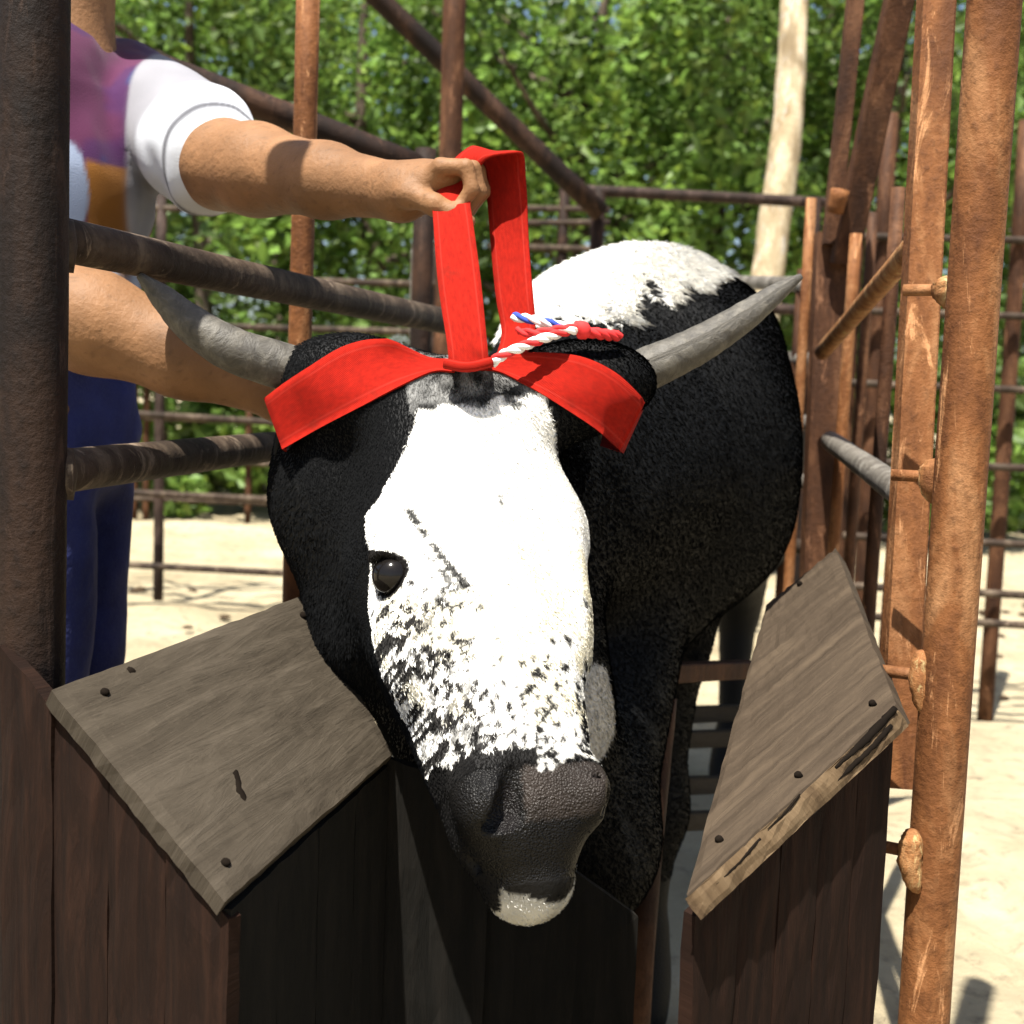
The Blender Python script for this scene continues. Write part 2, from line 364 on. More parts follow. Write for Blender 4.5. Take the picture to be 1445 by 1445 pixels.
        for idx, inside, ax, o in edges:
            qs = []; ok = np.ones(len(idx), bool)
            for d0, d1 in ((0, 0), (-1, 0), (-1, -1), (0, -1)):
                c = idx.copy(); c[:, o[0]] += d0; c[:, o[1]] += d1
                g = np.all([(c[:, q] >= 0) & (c[:, q] < sh[q]-1) for q in range(3)], axis=0); ok &= g
                c = np.clip(c, 0, np.array(cnt.shape)-1); qs.append(vid[c[:, 0], c[:, 1], c[:, 2]])
            q = np.stack(qs, 1)[ok]; fl = inside[ok] if ax != 1 else ~inside[ok]; q[~fl] = q[~fl][:, ::-1]; Q.append(q)
        return V, np.concatenate(Q)
def axis(*segs):
    "grid coordinates from (start, stop, step) runs"
    out = []
    for a, b, st in segs: out += list(np.arange(a, b-1e-6, st))
    return np.array(out+[segs[-1][1]])
def smooth_mesh(V, F, it=2, lam=.5):
    E = np.concatenate([F[:, [0, 1]], F[:, [1, 2]], F[:, [2, 3]], F[:, [3, 0]]]); n = np.bincount(E.ravel(), minlength=len(V))[:, None]
    for _ in range(it):
        S = np.zeros_like(V)
        for i in range(3): S[:, i] = np.bincount(E[:, 0], V[E[:, 1], i], len(V))+np.bincount(E[:, 1], V[E[:, 0], i], len(V))
        V = V+lam*(S/np.maximum(n, 1)-V)
    return V

# ------------------------------------------------------------------ ground
gx = np.concatenate([-np.geomspace(120, 6, 14), np.linspace(-5, 5, 150), np.geomspace(6, 120, 14)]); gy = np.concatenate([[-60, -20, -6, -2], np.linspace(-1, 12, 190), np.geomspace(13, 220, 16)])
GX, GY = np.meshgrid(gx, gy, indexing='ij'); g3 = np.stack([GX.ravel(), GY.ravel(), np.zeros(GX.size)], 1)
gz = (fbm(g3, .9, 3)-.5)*.05+(fbm(g3, 5, 9)-.5)*.06-.03*np.clip(vnoise(g3, 6.5, 14)-.72, 0, .2)/.2; g3[:, 2] = gz
ni, nj = len(gx), len(gy); ii, jj = np.meshgrid(np.arange(ni-1), np.arange(nj-1), indexing='ij'); q = (ii*nj+jj).ravel()
ground = mesh_np('ground', g3, np.stack([q, q+nj, q+nj+1, q+1], 1), M['ground']); tag(ground, kind='structure')

# ------------------------------------------------------------------ trees
def leaf_cloud(n, rx, ry, rz, cz, seed, leaf=.11, clumps=70, low=0.0):
    r_ = np.random.default_rng(seed); cl = r_.normal(size=(clumps, 3)); cl /= np.linalg.norm(cl, axis=1)[:, None]
    cl *= (r_.random(clumps)**.42)[:, None]; rad = r_.uniform(.14, .30, clumps)
    k = r_.integers(0, clumps, n); d = r_.normal(size=(n, 3)); d /= np.linalg.norm(d, axis=1)[:, None]
    p = cl[k]+d*(rad[k]*(r_.random(n)**.45))[:, None]; p = p*np.array([rx, ry, rz])+np.array([0, 0, cz]); p[:, 2] = np.maximum(p[:, 2], low+r_.random(n)*.3)
    a = r_.normal(size=(n, 3)); a[:, 2] *= .6; a /= np.linalg.norm(a, axis=1)[:, None]; b = r_.normal(size=(n, 3)); b = np.cross(a, b); b /= np.linalg.norm(b, axis=1)[:, None]
    s = (leaf*r_.uniform(.5, 1.6, n))[:, None]; nn = np.cross(a, b)
    V = np.stack([p-a*s*.55, p+b*s*.32+nn*s*.06, p+a*s*.55-nn*s*.08, p-b*s*.32+nn*s*.06], 1).reshape(-1, 3)
    base = np.array([[.095, .165, .034]])*(.55+.9*r_.random((n, 1)))+np.array([[.055, .05, .0]])*(r_.random((n, 1))**3)
    tone = .50+1.35*r_.random(clumps)[k][:, None]; c = np.repeat(base*tone, 4, 0)
    return V, np.arange(4*n).reshape(-1, 4), c
def tree_meshes(seed, H, rx, cz, rz, n, trunk_r):
    V, F, c = leaf_cloud(n, rx, rx*.9, rz, cz, seed); crown = mesh_np('crown', V, F, M['leaf'], None, False, None, c); col.objects.unlink(crown)
    r_ = np.random.default_rng(seed+50); Vs, Fs, UVs, off = [], [], [], 0
    tip = np.array([r_.normal()*.3, r_.normal()*.3, H*.82]); main = catmull([(0, 0, -.1), (r_.normal()*.08, r_.normal()*.08, H*.3), tip*.6+np.array([.1, 0, .1]), tip], 6)
    parts = [(main, np.linspace(trunk_r, trunk_r*.25, len(main)))]
    for k in range(7):
        i = int(len(main)*(.3+.08*k)); a = r_.random()*6.28; l = rx*r_.uniform(.5, .85); s = main[min(i, len(main)-2)]
        e = s+np.array([math.cos(a)*l, math.sin(a)*l, l*.55]); parts.append((catmull([s, (s+e)/2+np.array([0, 0, -.1]), e], 5), np.linspace(trunk_r*.45, trunk_r*.1, 11)))
    for pts, rd in parts:
        v, f, u = tube_data(pts, rd, 10, True, .12, seed); Vs.append(v); Fs.append(f+off); UVs.append(u); off += len(v)
    tk = mesh_np('trunk', np.concatenate(Vs), np.concatenate(Fs), M['bark'], None, True, np.concatenate(UVs)); col.objects.unlink(tk)
    return crown.data, tk.data
TM = [tree_meshes(11, 7.0, 2.1, 3.5, 3.3, 8200, .13), tree_meshes(23, 6.2, 1.9, 3.1, 3.0, 7000, .11), tree_meshes(37, 8.0, 2.3, 4.3, 3.8, 8800, .16)]
def tree(px, d, kind, rot, sc, label):
    g = ground_at(px, d); o = thing('broadleaf_tree', g, label, 'tree', 'trees beyond the corral'); o.rotation_euler.z = rot; o.scale = (sc, sc, sc)
    for nm, me in zip(('crown', 'trunk'), TM[kind]):
        c = bpy.data.objects.new(nm, me); col.objects.link(c); c.parent = o
    return o
tl = ['leafy tree at the far left, behind the rusty left post', 'leafy green tree behind the person and the raised forearm', 'bright leafy tree behind the hand gripping the red strap',
      'dense green tree rising straight behind the animal\'s white back', 'leafy tree just left of the pale sunlit trunk', 'leafy tree behind the pale trunk and brown beams at right', 'leafy tree at the far right edge behind the rusty pipe post']
for i, (px, d, k, r, s) in enumerate([(40, 12.5, 0, .3, 1), (290, 12.0, 1, 1.9, 1.05), (520, 12.6, 2, 4.0, .85), (800, 11.8, 0, 2.6, 1.0), (990, 12.8, 1, 5.0, 1.1), (1210, 12.2, 0, .9, 1.0), (1470, 12.6, 2, 3.3, .85)]):
    tree(px, d, k, r, s, tl[i])
bl = ['tall dark tree in the back row at far left', 'tall dark tree in the back row above the raised forearm', 'tall dark tree in the back row above the red strap', 'tall dark tree in the back row above the white back', 'tall dark tree in the back row behind the pale trunk', 'tall dark tree in the back row at far right']
for i, (px, d, k, r, s) in enumerate([(120, 16.5, 2, 1.0, 1.15), (410, 16.0, 2, 2.2, 1.2), (680, 17.0, 0, 3.9, 1.3), (900, 16.2, 2, 5.1, 1.15), (1120, 16.8, 2, .4, 1.2), (1380, 16.5, 0, 2.9, 1.3)]):
    tree(px, d, k, r, s, bl[i])
V, F, c = leaf_cloud(3600, .95, .9, .75, .68, 77, .10, 40, .02); shrub = mesh_np('foliage', V, F, M['leaf'], None, False, None, c); col.objects.unlink(shrub)
stem = tube('stem', [(0, 0, -.05), (.05, .02, .35), (.0, .1, .8)], [.03, .022, .012], M['bark'], None, 8, 4); col.objects.unlink(stem)
sl_ = ['low shrub at the tree line behind the left post', 'low shrub at the tree line left of the thin fence uprights', 'low shrub at the tree line above the pale dirt, right of the fence upright', 'low shrub at the tree line beside the left cheek', 'low shrub between the brown posts at right', 'low shrub behind the rightmost pipe post', 'low shrub at the far right edge']
for i, px in enumerate([-20, 110, 240, 370, 1200, 1330, 1460]):
    o = thing('shrub', ground_at(px, 10.8+.5*math.sin(i*2.3)), sl_[i], 'shrub', 'shrubs along the tree line'); o.rotation_euler.z = i*1.7; s = 1+.2*math.sin(i*3.1); o.scale = (s, s, s*1.1)
    for me in (shrub.data, stem.data):
        cc = bpy.data.objects.new('foliage' if me is shrub.data else 'stem', me); col.objects.link(cc); cc.parent = o
# the pale sunlit trunk
b0 = ground_at(1045, 7.5); o = thing('pale_tree', b0, 'leaning tree with a pale sunlit trunk behind the animal\'s rump', 'tree')
tube('trunk', [b0-Vector((0, 0, .1)), P(1060, 560, 7.5), P(1088, 350, 7.5), P(1112, 160, 7.5), P(1122, -60, 7.6), P(1118, -330, 7.8)], [.12, .105, .10, .09, .08, .06], M['bark_pale'], o, 16, 8, .14, 4)
V, F, c = leaf_cloud(5000, 1.5, 1.4, 1.2, 0, 91, .1, 45, -9); V = V+np.array(P(1118, -420, 7.8)); mesh_np('crown', V, F, M['leaf'], o, False, None, c)

# ------------------------------------------------------------------ corral fences behind
def panel(label, posts, rails, d0, d1, x0, x1, mp, mr, name='corral_panel', pr=.024, rr=.018, group='corral panels behind the animal', diag=()):
    "posts: (px, top_py); rails: (py at x0, py at x1); depth runs from d0 at x0 to d1 at x1"
    def dep(px):
        t = (px-x0)/(x1-x0); return 1/((1-t)/d0+t/d1)
    base = ground_at(x0, d0); o = thing(name, base, label, 'fence', group)
    for px, top in posts:
        d = dep(px); t = P(px, top, d); tube('post', [(t.x, t.y, -.1), (t.x, t.y, t.z)], pr, mp, o, 14, 6, .04)
    for i, (a, b) in enumerate(rails):
        tube('rail', [P(x0, a, d0), P(x1, b, d1)], rr, mr, o, 12, 8, .05, i)
    for (ax, ay, bx, by) in diag: tube('brace', [P(ax, ay, dep(ax)), P(bx, by, dep(bx))], rr*1.3, mr, o, 12, 6, .05)
    return o
panel('dark pipe corral panel on pale dirt behind the person, with a heavy upright', [(228, 270), (-40, 270), (620, 285)], [(288, 305), (385, 402), (452, 470), (572, 612), (686, 718), (787, 822)], 5.9, 6.1, 0, 640, M['pipe_black'], M['pipe_grey'], pr=.025, rr=.017)
panel('farthest thin rusty corral panel standing near the tree line at left', [(191, 540), (207, 540), (352, 560), (-30, 520), (520, 560)], [(583, 602), (640, 662), (697, 716)], 9.8, 9.8, 0, 560, M['rust_mid'], M['pipe_grey'], pr=.026, rr=.022)
panel('small dark corral panel between the red strap and the white hump', [(797, 262), (846, 276)], [(293, 296), (315, 314), (348, 352)], 6.6, 6.4, 690, 860, M['rust_dark'], M['pipe_grey'], pr=.028, rr=.017)
panel('long dark top rail panel running behind the white back to the right posts', [(845, 268), (1150, 280)], [(268, 286), (420, 440), (560, 580)], 5.2, 5.4, 815, 1165, M['rust_dark'], M['pipe_black'], pr=.03, rr=.024)
panel('brown pipe panel seen through the gaps between the right posts', [(1213, 250), (1256, 160), (1302, 160), (1450, 170)], [(333, 340), (438, 448), (540, 552), (650, 662), (756, 770), (826, 842), (868, 884)], 4.2, 4.2, 1190, 1480, M['rust_mid'], M['pipe_grey'], pr=.027, rr=.013)
o = thing('pipe_hoop', ground_at(592, 5.0), 'thin grey bent pipe hoop just left of the red strap', 'gate')
g = ground_at(585, 5.0); g2 = ground_at(640, 5.0)
tube('frame', [g, P(583, 420, 5.0), P(585, 352, 5.0), P(592, 343, 5.0), P(640, 344, 5.0), P(650, 350, 5), P(652, 420, 5.0), g2], .012, M['pipe_pale'], o, 12, 6)
o = thing('overhead_brace', P(380, 160, 2.9), 'dark brown sloping beam above the raised forearm', 'beam', 'sloping dark beams of the corral')
tube('pipe', [P(-60, -15, 2.6), P(600, 240, 3.0)], .032, M['rust_dark'], o, 14, 8, .05)
g = P(600, 240, 3.0); tube('post', [(g.x, g.y, -.1), (g.x, g.y, g.z+.05)], .026, M['rust_dark'], o, 14, 6, .05)
o = thing('overhead_brace', P(700, 160, 4.2), 'dark sloping beam right of the red strap against the leaves', 'beam', 'sloping dark beams of the corral')
tube('pipe', [P(380, -150, 4.6), P(848, 300, 5.15)], .042, M['rust_dark'], o, 14, 8, .05)
g = P(640, 60, 4.25); tube('post', [(g.x, g.y, -.1), (g.x, g.y, g.z+.4)], .04, M['rust_mid'], o, 14, 8, .05)

# ------------------------------------------------------------------ left side of the chute
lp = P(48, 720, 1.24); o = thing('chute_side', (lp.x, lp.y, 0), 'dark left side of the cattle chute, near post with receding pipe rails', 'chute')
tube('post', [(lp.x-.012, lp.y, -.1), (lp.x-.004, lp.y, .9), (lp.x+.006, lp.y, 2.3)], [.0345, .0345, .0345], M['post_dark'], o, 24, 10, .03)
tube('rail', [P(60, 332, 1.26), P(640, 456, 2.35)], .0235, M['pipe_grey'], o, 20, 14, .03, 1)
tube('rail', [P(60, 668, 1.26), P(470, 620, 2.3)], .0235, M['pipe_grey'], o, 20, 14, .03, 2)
t = P(437, -90, 1.98); tube('post', [(t.x-.01, t.y, -.1), (t.x, t.y, t.z)], .019, M['rust'], o, 18, 8, .04)
for py in (345, 668):
    c = P(78, py, 1.255); tube('weld', [c-Vector((.012, 0, 0)), c+Vector((.016, .008, 0))], [.030, .026], M['pipe_grey'], o, 16, 3, .15)

def vplanks(a, b, n, ztop, zbot, th, mat, parent, seed=0, gap=.0008):
    "upright planks along the ground line a-b; ztop(s) gives their sloping top"
    a, b = Vector(a), Vector(b); L = (b-a).length; r_ = random.Random(seed)
    for i in range(n):
        s0, s1 = i/n+gap/L/2, (i+1)/n-gap/L/2; p0, p1 = a.lerp(b, s0), a.lerp(b, s1); off = Vector((0, (r_.random()-.5)*.006, 0))
        slab('plank', [Vector((p0.x, p0.y, zbot))+off, Vector((p1.x, p1.y, zbot))+off, Vector((p1.x, p1.y, ztop(s1)))+off, Vector((p0.x, p0.y, ztop(s0)))+off], th, mat, parent, 4, 16, .0012, seed*31+i)
A, B, C, D = P(72, 972, 1.17), P(432, 836, 1.52), P(556, 1062, 1.43), P(318, 1272, 1.07)
o = thing('throat_board', (D.x, D.y, 0), 'sloping weathered grey board at left below the animal\'s cheek', 'board')
slab('board', [A, D, C, B], .022, M['board'], o, 22, 26, .0009, 3)
nL = Vector(np.cross(np.array(D-A), np.array(B-A))).normalized(); nL = nL if nL.z > 0 else -nL
def onL(s_, t_): return (A.lerp(B, s_)).lerp(D.lerp(C, s_), t_)
for s_, t_ in ((.12, .10), (.93, .12), (.08, .90)):
    p = onL(s_, t_); tube('bolt', [p-nL*.002, p+nL*.003, p+nL*.0045], [.0045, .0045, .003], M['knot'], o, 8)
for k, (s0_, t0_, s1_, t1_, r) in enumerate([(.34, .60, .27, .82, .0075), (.22, .03, .26, .06, .006)]):
    a_, b_ = onL(s0_, t0_), onL(s1_, t1_); m_ = a_.lerp(b_, .5)+(b_-a_).cross(nL)*.08
    tube('gouge', [a_-nL*r*.75, m_-nL*r*.75, b_-nL*r*.75], [r*.3, r, r*.9, r*.2], M['knot'], o, 10, 6, .3, k)
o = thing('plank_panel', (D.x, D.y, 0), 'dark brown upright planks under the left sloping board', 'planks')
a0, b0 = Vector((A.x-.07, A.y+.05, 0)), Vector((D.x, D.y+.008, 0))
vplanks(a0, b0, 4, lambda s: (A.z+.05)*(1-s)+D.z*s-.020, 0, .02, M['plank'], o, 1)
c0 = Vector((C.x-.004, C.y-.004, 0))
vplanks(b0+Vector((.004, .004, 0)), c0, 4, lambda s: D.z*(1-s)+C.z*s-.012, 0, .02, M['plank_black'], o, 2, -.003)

e0 = P(690, 1150, 1.46); e1 = P(900, 1292, 1.54); vplanks(c0+Vector((-.012, .006, 0)), (e0.x, e0.y, 0), 2, lambda s: C.z-.004+(e0.z-C.z)*s*.6, 0, .02, M['plank_black'], o, 4, -.004)  # added shade-dark planks close the gap under throat and muzzle
vplanks((e0.x-.04, e0.y+.006, 0), (e1.x, e1.y, 0), 3, lambda s: (C.z-.004)*(1-s)*.4+e0.z*(1-s)*.6+e1.z*s, 0, .02, M['plank_black'], o, 5, -.004)
# ------------------------------------------------------------------ right side of the chute
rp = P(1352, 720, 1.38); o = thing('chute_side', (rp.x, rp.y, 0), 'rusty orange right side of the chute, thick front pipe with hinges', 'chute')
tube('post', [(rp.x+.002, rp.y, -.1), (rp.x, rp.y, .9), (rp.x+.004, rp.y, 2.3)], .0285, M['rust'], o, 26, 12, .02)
r2a, r2b = P(1318, 60, 1.58), P(1262, 1110, 1.52)
bar('gate_upright', r2b, r2a+(r2a-r2b)*.12, .042, .035, M['rust'], o)
for i, (px, py, h) in enumerate([(1330, 412, 40), (1313, 680, 62), (1298, 965, 95), (1284, 1215, 90)]):
    c = P(px, py, 1.40); hh = px2m(h, 1.4)/2; r = .0105+.0015*(i % 2)
    hg = tube('hinge', [c+Vector((-.002, 0, hh)), c+Vector((0, 0, hh*.7)), c+Vector((0, 0, 0)), c+Vector((.006, 0, -hh*.7)), c+Vector((.012, 0, -hh))], [r*.5, r*1.05, r*1.15, r*.8, r*.3], M['weld'], o, 14, 5, .22, i)
    tube('hinge_pin', [c+Vector((.03, -.004, hh*.2)), c+Vector((-.035, .03, hh*.2))], .007, M['rust'], hg, 10, 3)
o = thing('squeeze_frame', ground_at(1175, 2.7), 'wide dark brown frame post with forked top, right of the horn tip', 'frame')
t = P(1175, 330, 2.7); b_ = P(1163, 830, 2.7); bar('post', (b_.x, b_.y, -.05), (t.x, t.y, t.z), .075, .05, M['rust_mid'], o)
bar('fork', P(1172, 345, 2.66), P(1215, -80, 2.6), .034, .03, M['rust_mid'], o); bar('fork', P(1190, 372, 2.66), P(1292, -110, 2.45), .055, .04, M['rust_mid'], o)
t = P(1145, 280, 2.72); tube('edge_pipe', [(t.x-.005, t.y, -.05), (t.x, t.y, t.z)], .012, M['rust'], o, 12, 6)
t = P(1208, 330, 2.6); tube('edge_pipe', [(t.x-.01, t.y, .6), (t.x, t.y, t.z)], .013, M['rust'], o, 12, 6)
tube('strut', [P(1160, 497, 2.6), P(1312, 322, 1.60)], .0165, M['weld'], o, 16, 8, .05)
tube('strut', [P(1172, 622, 2.6), P(1288, 706, 1.62)], .0205, M['pipe_pale'], o, 16, 8, .05)
for px_, d_, top_ in ((1268, 2.15, 265), (1232, 2.9, 300), (1284, 2.4, 430)):
    t = P(px_, top_, d_); tube('edge_pipe', [(t.x-.012, t.y, -.05), (t.x, t.y, t.z)], .0125, M['rust_mid'], o, 12, 8, .05)
tube('collar', [P(1178, 300, 2.6), P(1186, 268, 2.58)], [.018, .02], M['rust'], o, 12, 3)
o = thing('side_gate', ground_at(1130, 3.2), 'narrow pipe gate with grey rail ends between the dark flank and frame post', 'gate')
t = P(1134, 380, 3.2); tube('upright', [(t.x-.02, t.y, -.05), (t.x, t.y, t.z)], .016, M['rust_mid'], o, 14, 6)
for py in (402, 508, 597, 680, 772): tube('rail', [P(1040, py-4, 3.6), P(1146, py, 3.15)], .02, M['pipe_pale'] if py < 700 else M['pipe_grey'], o, 14, 5, .05)
# right throat board with its split edge
T1, T2, B2, B1 = P(1080, 852, 1.72), P(1178, 772, 1.74), P(1264, 992, 1.33), P(966, 1262, 1.13)
o = thing('throat_board', (B2.x, B2.y, 0), 'sloping brown board at right, its lower edge split and sunlit', 'board')
slab('board', [T1, B1, B2, T2], .030, M['board_tan'], o, 26, 20, .0010, 5)
nr = (np.cross(np.array(B1-T1), np.array(T2-T1))); nr = Vector(nr/np.linalg.norm(nr))
nr = nr if nr.z > 0 else -nr
for s_, t_ in ((.12, .93), (.5, .95), (.90, .93), (.5, .06)):
    p = T1.lerp(T2, s_).lerp(B1.lerp(B2, s_), t_); tube('bolt', [p-nr*.002, p+nr*.003, p+nr*.0045], [.004, .004, .003], M['knot'], o, 8)
ou = ((B1-T1)*.5+(B2-T2)*.5).normalized()
M['edge_tan'] = m_wood('sunlit_sawn_tan_edge', (.035, .021, .011), (.085, .056, .030), (.15, .105, .06))  # sawn tan, lightened so the colour carries the sunlit look of the edge
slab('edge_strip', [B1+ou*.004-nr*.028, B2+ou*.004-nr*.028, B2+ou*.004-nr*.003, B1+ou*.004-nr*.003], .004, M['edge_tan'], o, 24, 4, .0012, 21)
for k, (s0_, s1_, dn, r) in enumerate([(.66, .985, .007, .0042), (.62, .93, .018, .0036), (.10, .30, .012, .0016), (.34, .5, .006, .0013)]):
    a_, b_ = B1.lerp(B2, s0_)-nr*dn, B1.lerp(B2, s1_)-nr*(dn-.004); a_, b_ = a_+ou*.004, b_+ou*.004; tube('crack', [a_-ou*r*.35, a_.lerp(b_, .5)-ou*r*.35-nr*.0015, b_-ou*r*.35], [r*.3, r*.8, r, r*.8], M['knot'], o, 10, 9, .5, k)
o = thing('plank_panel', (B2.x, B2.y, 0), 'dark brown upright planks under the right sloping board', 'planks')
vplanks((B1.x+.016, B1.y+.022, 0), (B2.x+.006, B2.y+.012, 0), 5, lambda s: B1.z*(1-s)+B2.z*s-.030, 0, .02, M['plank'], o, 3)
# stall post and rail seen between throat and board
o = thing('stall_post', ground_at(920, 1.9), 'brown stall post with a crossbar between dark throat and right board', 'post')
t = P(938, 985, 1.9); t2 = P(905, 1300, 1.82); tube('post', [(t2.x-.004, t2.y, -.05), t2, t], [.024, .023, .019], M['rust_mid'], o, 16, 8, .04)
bar('crossbar', P(928, 950, 1.95), P(1060, 944, 2.2), .03, .03, M['rust_mid'], o, Vector((0, 0, 1)))
for k, (py, d) in enumerate([(1010, 2.6), (1045, 2.5), (1110, 2.4), (1160, 2.3)]):
    bar('slat', P(925, py, d), P(1090, py-6, d+.25), .035, .02, M['board'], o, Vector((0, 0, 1)))

# ------------------------------------------------------------------ the animal
O_ = P(652, 522, 1.40); N_ = P(783, 1192, 1.16)
ev = (N_-O_).normalized(); tocam = (Vector((0, 0, CAM_H))-(O_+N_)/2).normalized()
ew = (tocam-ev*tocam.dot(ev)).normalized(); eu = ew.cross(ev)*-1
if eu.dot(CM.to_3x3() @ Vector((1, 0, 0))) < 0: eu = -eu
ew = (Quaternion(ev, 0) @ ew)
yaw = math.radians(24); ew, eu = (ew*math.cos(yaw)+eu*math.sin(yaw)), (eu*math.cos(yaw)-ew*math.sin(yaw))
camr, camu = [CM.to_3x3() @ Vector(v) for v in ((1, 0, 0), (0, 1, 0))]
def H(u, v, w_): return O_+eu*u+ev*v+ew*w_
L = (N_-O_).length
AX = math.radians(11.4); bd = Vector((math.sin(AX), math.cos(AX), 0)); bs = Vector((math.cos(AX), -math.sin(AX), 0)); up = Vector((0, 0, 1))
S0 = P(885, 640, 2.02); S0 = Vector((S0.x, S0.y, .97))      # chest centre, front of the trunk
fld = Field(axis((-.62, .62, .0055), (.62, 1.15, .012)), axis((1.0, 1.56, .0045), (1.56, 2.4, .009), (2.4, 4.15, .02)), axis((-.02, .42, .012), (.42, 1.52, .0055)))
# trunk
fld.loft(S0, bs, bd, up, [(-.10, .10, .12, -.12), (-.02, .22, .28, -.28), (.12, .255, .355, -.30, -.01), (.35, .262, .40, -.34, -.02), (.7, .265, .37, -.37, -.035), (1.05, .262, .345, -.37, -.045), (1.35, .25, .35, -.32, -.04), (1.55, .2, .34, -.16), (1.66, .10, .22, .0)], .06, 2.25)
# legs
for sx in (-1, 1):
    f = S0+bs*(-.05+.10*sx)+bd*.12
    fld.chain([(f+up*.05, .14), (f+up*-.30+bd*.03, .085), (f+up*-.58, .058), (f+up*-.62, .056), (f+up*-.84, .038), (f+up*-.91+bd*-.01, .045), (f+up*-.965+bd*-.03, .055)], .05)
    h = S0+bs*(.17*sx)+bd*1.40
    fld.chain([(h+up*.1, .18), (h+up*-.22+bd*-.08, .13), (h+up*-.40+bd*.12, .065), (h+up*-.47+bd*.16, .055), (h+up*-.84+bd*.09, .038), (h+up*-.91+bd*.07, .046), (h+up*-.965+bd*.04, .055)], .05)
    fld.cap(S0+bs*(.135*sx)+bd*.12+up*-.08, S0+bs*(.12*sx)+bd*.22+up*.20, .125, .115, .07)
fld.chain([(S0+bd*1.66+up*.24, .03), (S0+bd*1.76+up*.05, .022), (S0+bd*1.77+up*-.45, .018), (S0+bd*1.76+up*-.6, .03)], .02)
# neck, throat, dewlap
fld.cap(P(650, 765, 1.66), S0+bd*.10+up*.03, .165, .25, .10)
fld.chain([(P(522, 640, 1.53), .114), (P(520, 700, 1.53), .114), (P(553, 880, 1.51), .092), (P(612, 962, 1.50), .066), (P(650, 1070, 1.51), .055)], .03)
fld.cap(P(690, 650, 1.58), S0+bd*.30+up*.22, .10, .13, .08)
fld.cap(P(640, 780, 1.64), P(692, 965, 1.63), .155, .135, .09)
fld.cap(P(700, 965, 1.64), P(800, 1200, 1.74), .135, .115, .08)
fld.cap(P(800, 1150, 1.78), S0+up*-.18+bs*-.04, .12, .16, .08)
# head
fld.loft(O_, eu, ev, ew, [(-.022, .03, -.04, -.10), (-.010, .075, -.015, -.15), (.012, .098, .002, -.18), (.06, .106, .010, -.20), (.13, .124, .010, -.22, .006), (.175, .135, .008, -.235, .010), (.21, .131, .006, -.235, .009), (.25, .119, .004, -.235, .006), (.31, .101, 0, -.215),
    (.38, .088, -.002, -.18), (.44, .079, -.002, -.155), (.475, .072, 0, -.145), (.50, .069, -.004, -.14), (.524, .062, -.018, -.135), (.542, .047, -.034, -.125), (.554, .03, -.055, -.11)], .03, 3.0)
for s in (-1, 1):
    fld.ell(P(488, 532, 1.44) if s < 0 else P(832, 540, 1.45), (camr, tocam, camu), (.078, .050, .050), .05)
    fld.ell(P(575, 565, 1.43) if s < 0 else P(755, 565, 1.43), (camr, tocam, camu), (.085, .05, .045), .05)                   # horn and ear root
    fld.ell(H((.095 if s < 0 else .088)*s, .182, -.034), (eu, ev, ew), (.018, .030, .022), .03)                  # brow
    fld.ell(H(.085*s, .285, -.075), (eu, ev, ew), (.028, .075, .06), .03)                    # cheek
    fld.ell(H(.055*s, .486, -.028), (eu, ev, ew), (.025, .032, .034), .02)                     # nostril wing
    fld.ell(H(.112*s, .235, -.040 if s < 0 else -.062), (eu, ev, ew), (.022, .021, .022), .010, True)             # eye socket
    ai = (eu*(-.85*s)+ev*.5).normalized(); pe_ = ev*.85+eu*(.5*s); ec = H(.1065*s, .235, -.042 if s < 0 else -.062)
    for sg, rr_ in ((-1, .0058),) if s < 0 else ():
        arc = [ec+(ai*math.cos(t_)+(ew*.8+eu*(.6*s))*math.sin(t_))*.0215+pe_*sg*(.004+.0165*math.sin(t_)) for t_ in np.linspace(.1, 3.04, 8)]
        for a_, b_ in zip(arc[:-1], arc[1:]): fld.cap(a_, b_, rr_, rr_, .006)
    if s < 0: fld.cap(H(.024*s, .464, .004), H(.037*s, .500, -.008), .010, .018, .006, True)
    else: fld.cap(H(.056, .480, -.004), H(.066, .500, -.018), .006, .010, .007, True)            # nostril
    if s < 0: fld.cap(H(.037*s, .500, -.004), H(.054*s, .508, -.020), .0145, .008, .008, True)
fld.ell(H(0, .012, -.02), (eu, ev, ew), (.06, .03, .035), .025)                              # poll tuft
fld.ell(H(0.01, .55, -.105), (eu, ev, ew), (.046, .042, .05), .03)                              # chin
fld.cap(H(-.075, .53, -.085), H(.075, .53, -.085), .006, .006, .012, True)                # mouth line
CV, CF = fld.mesh(); del fld
CV = smooth_mesh(CV, CF, 2, .5)

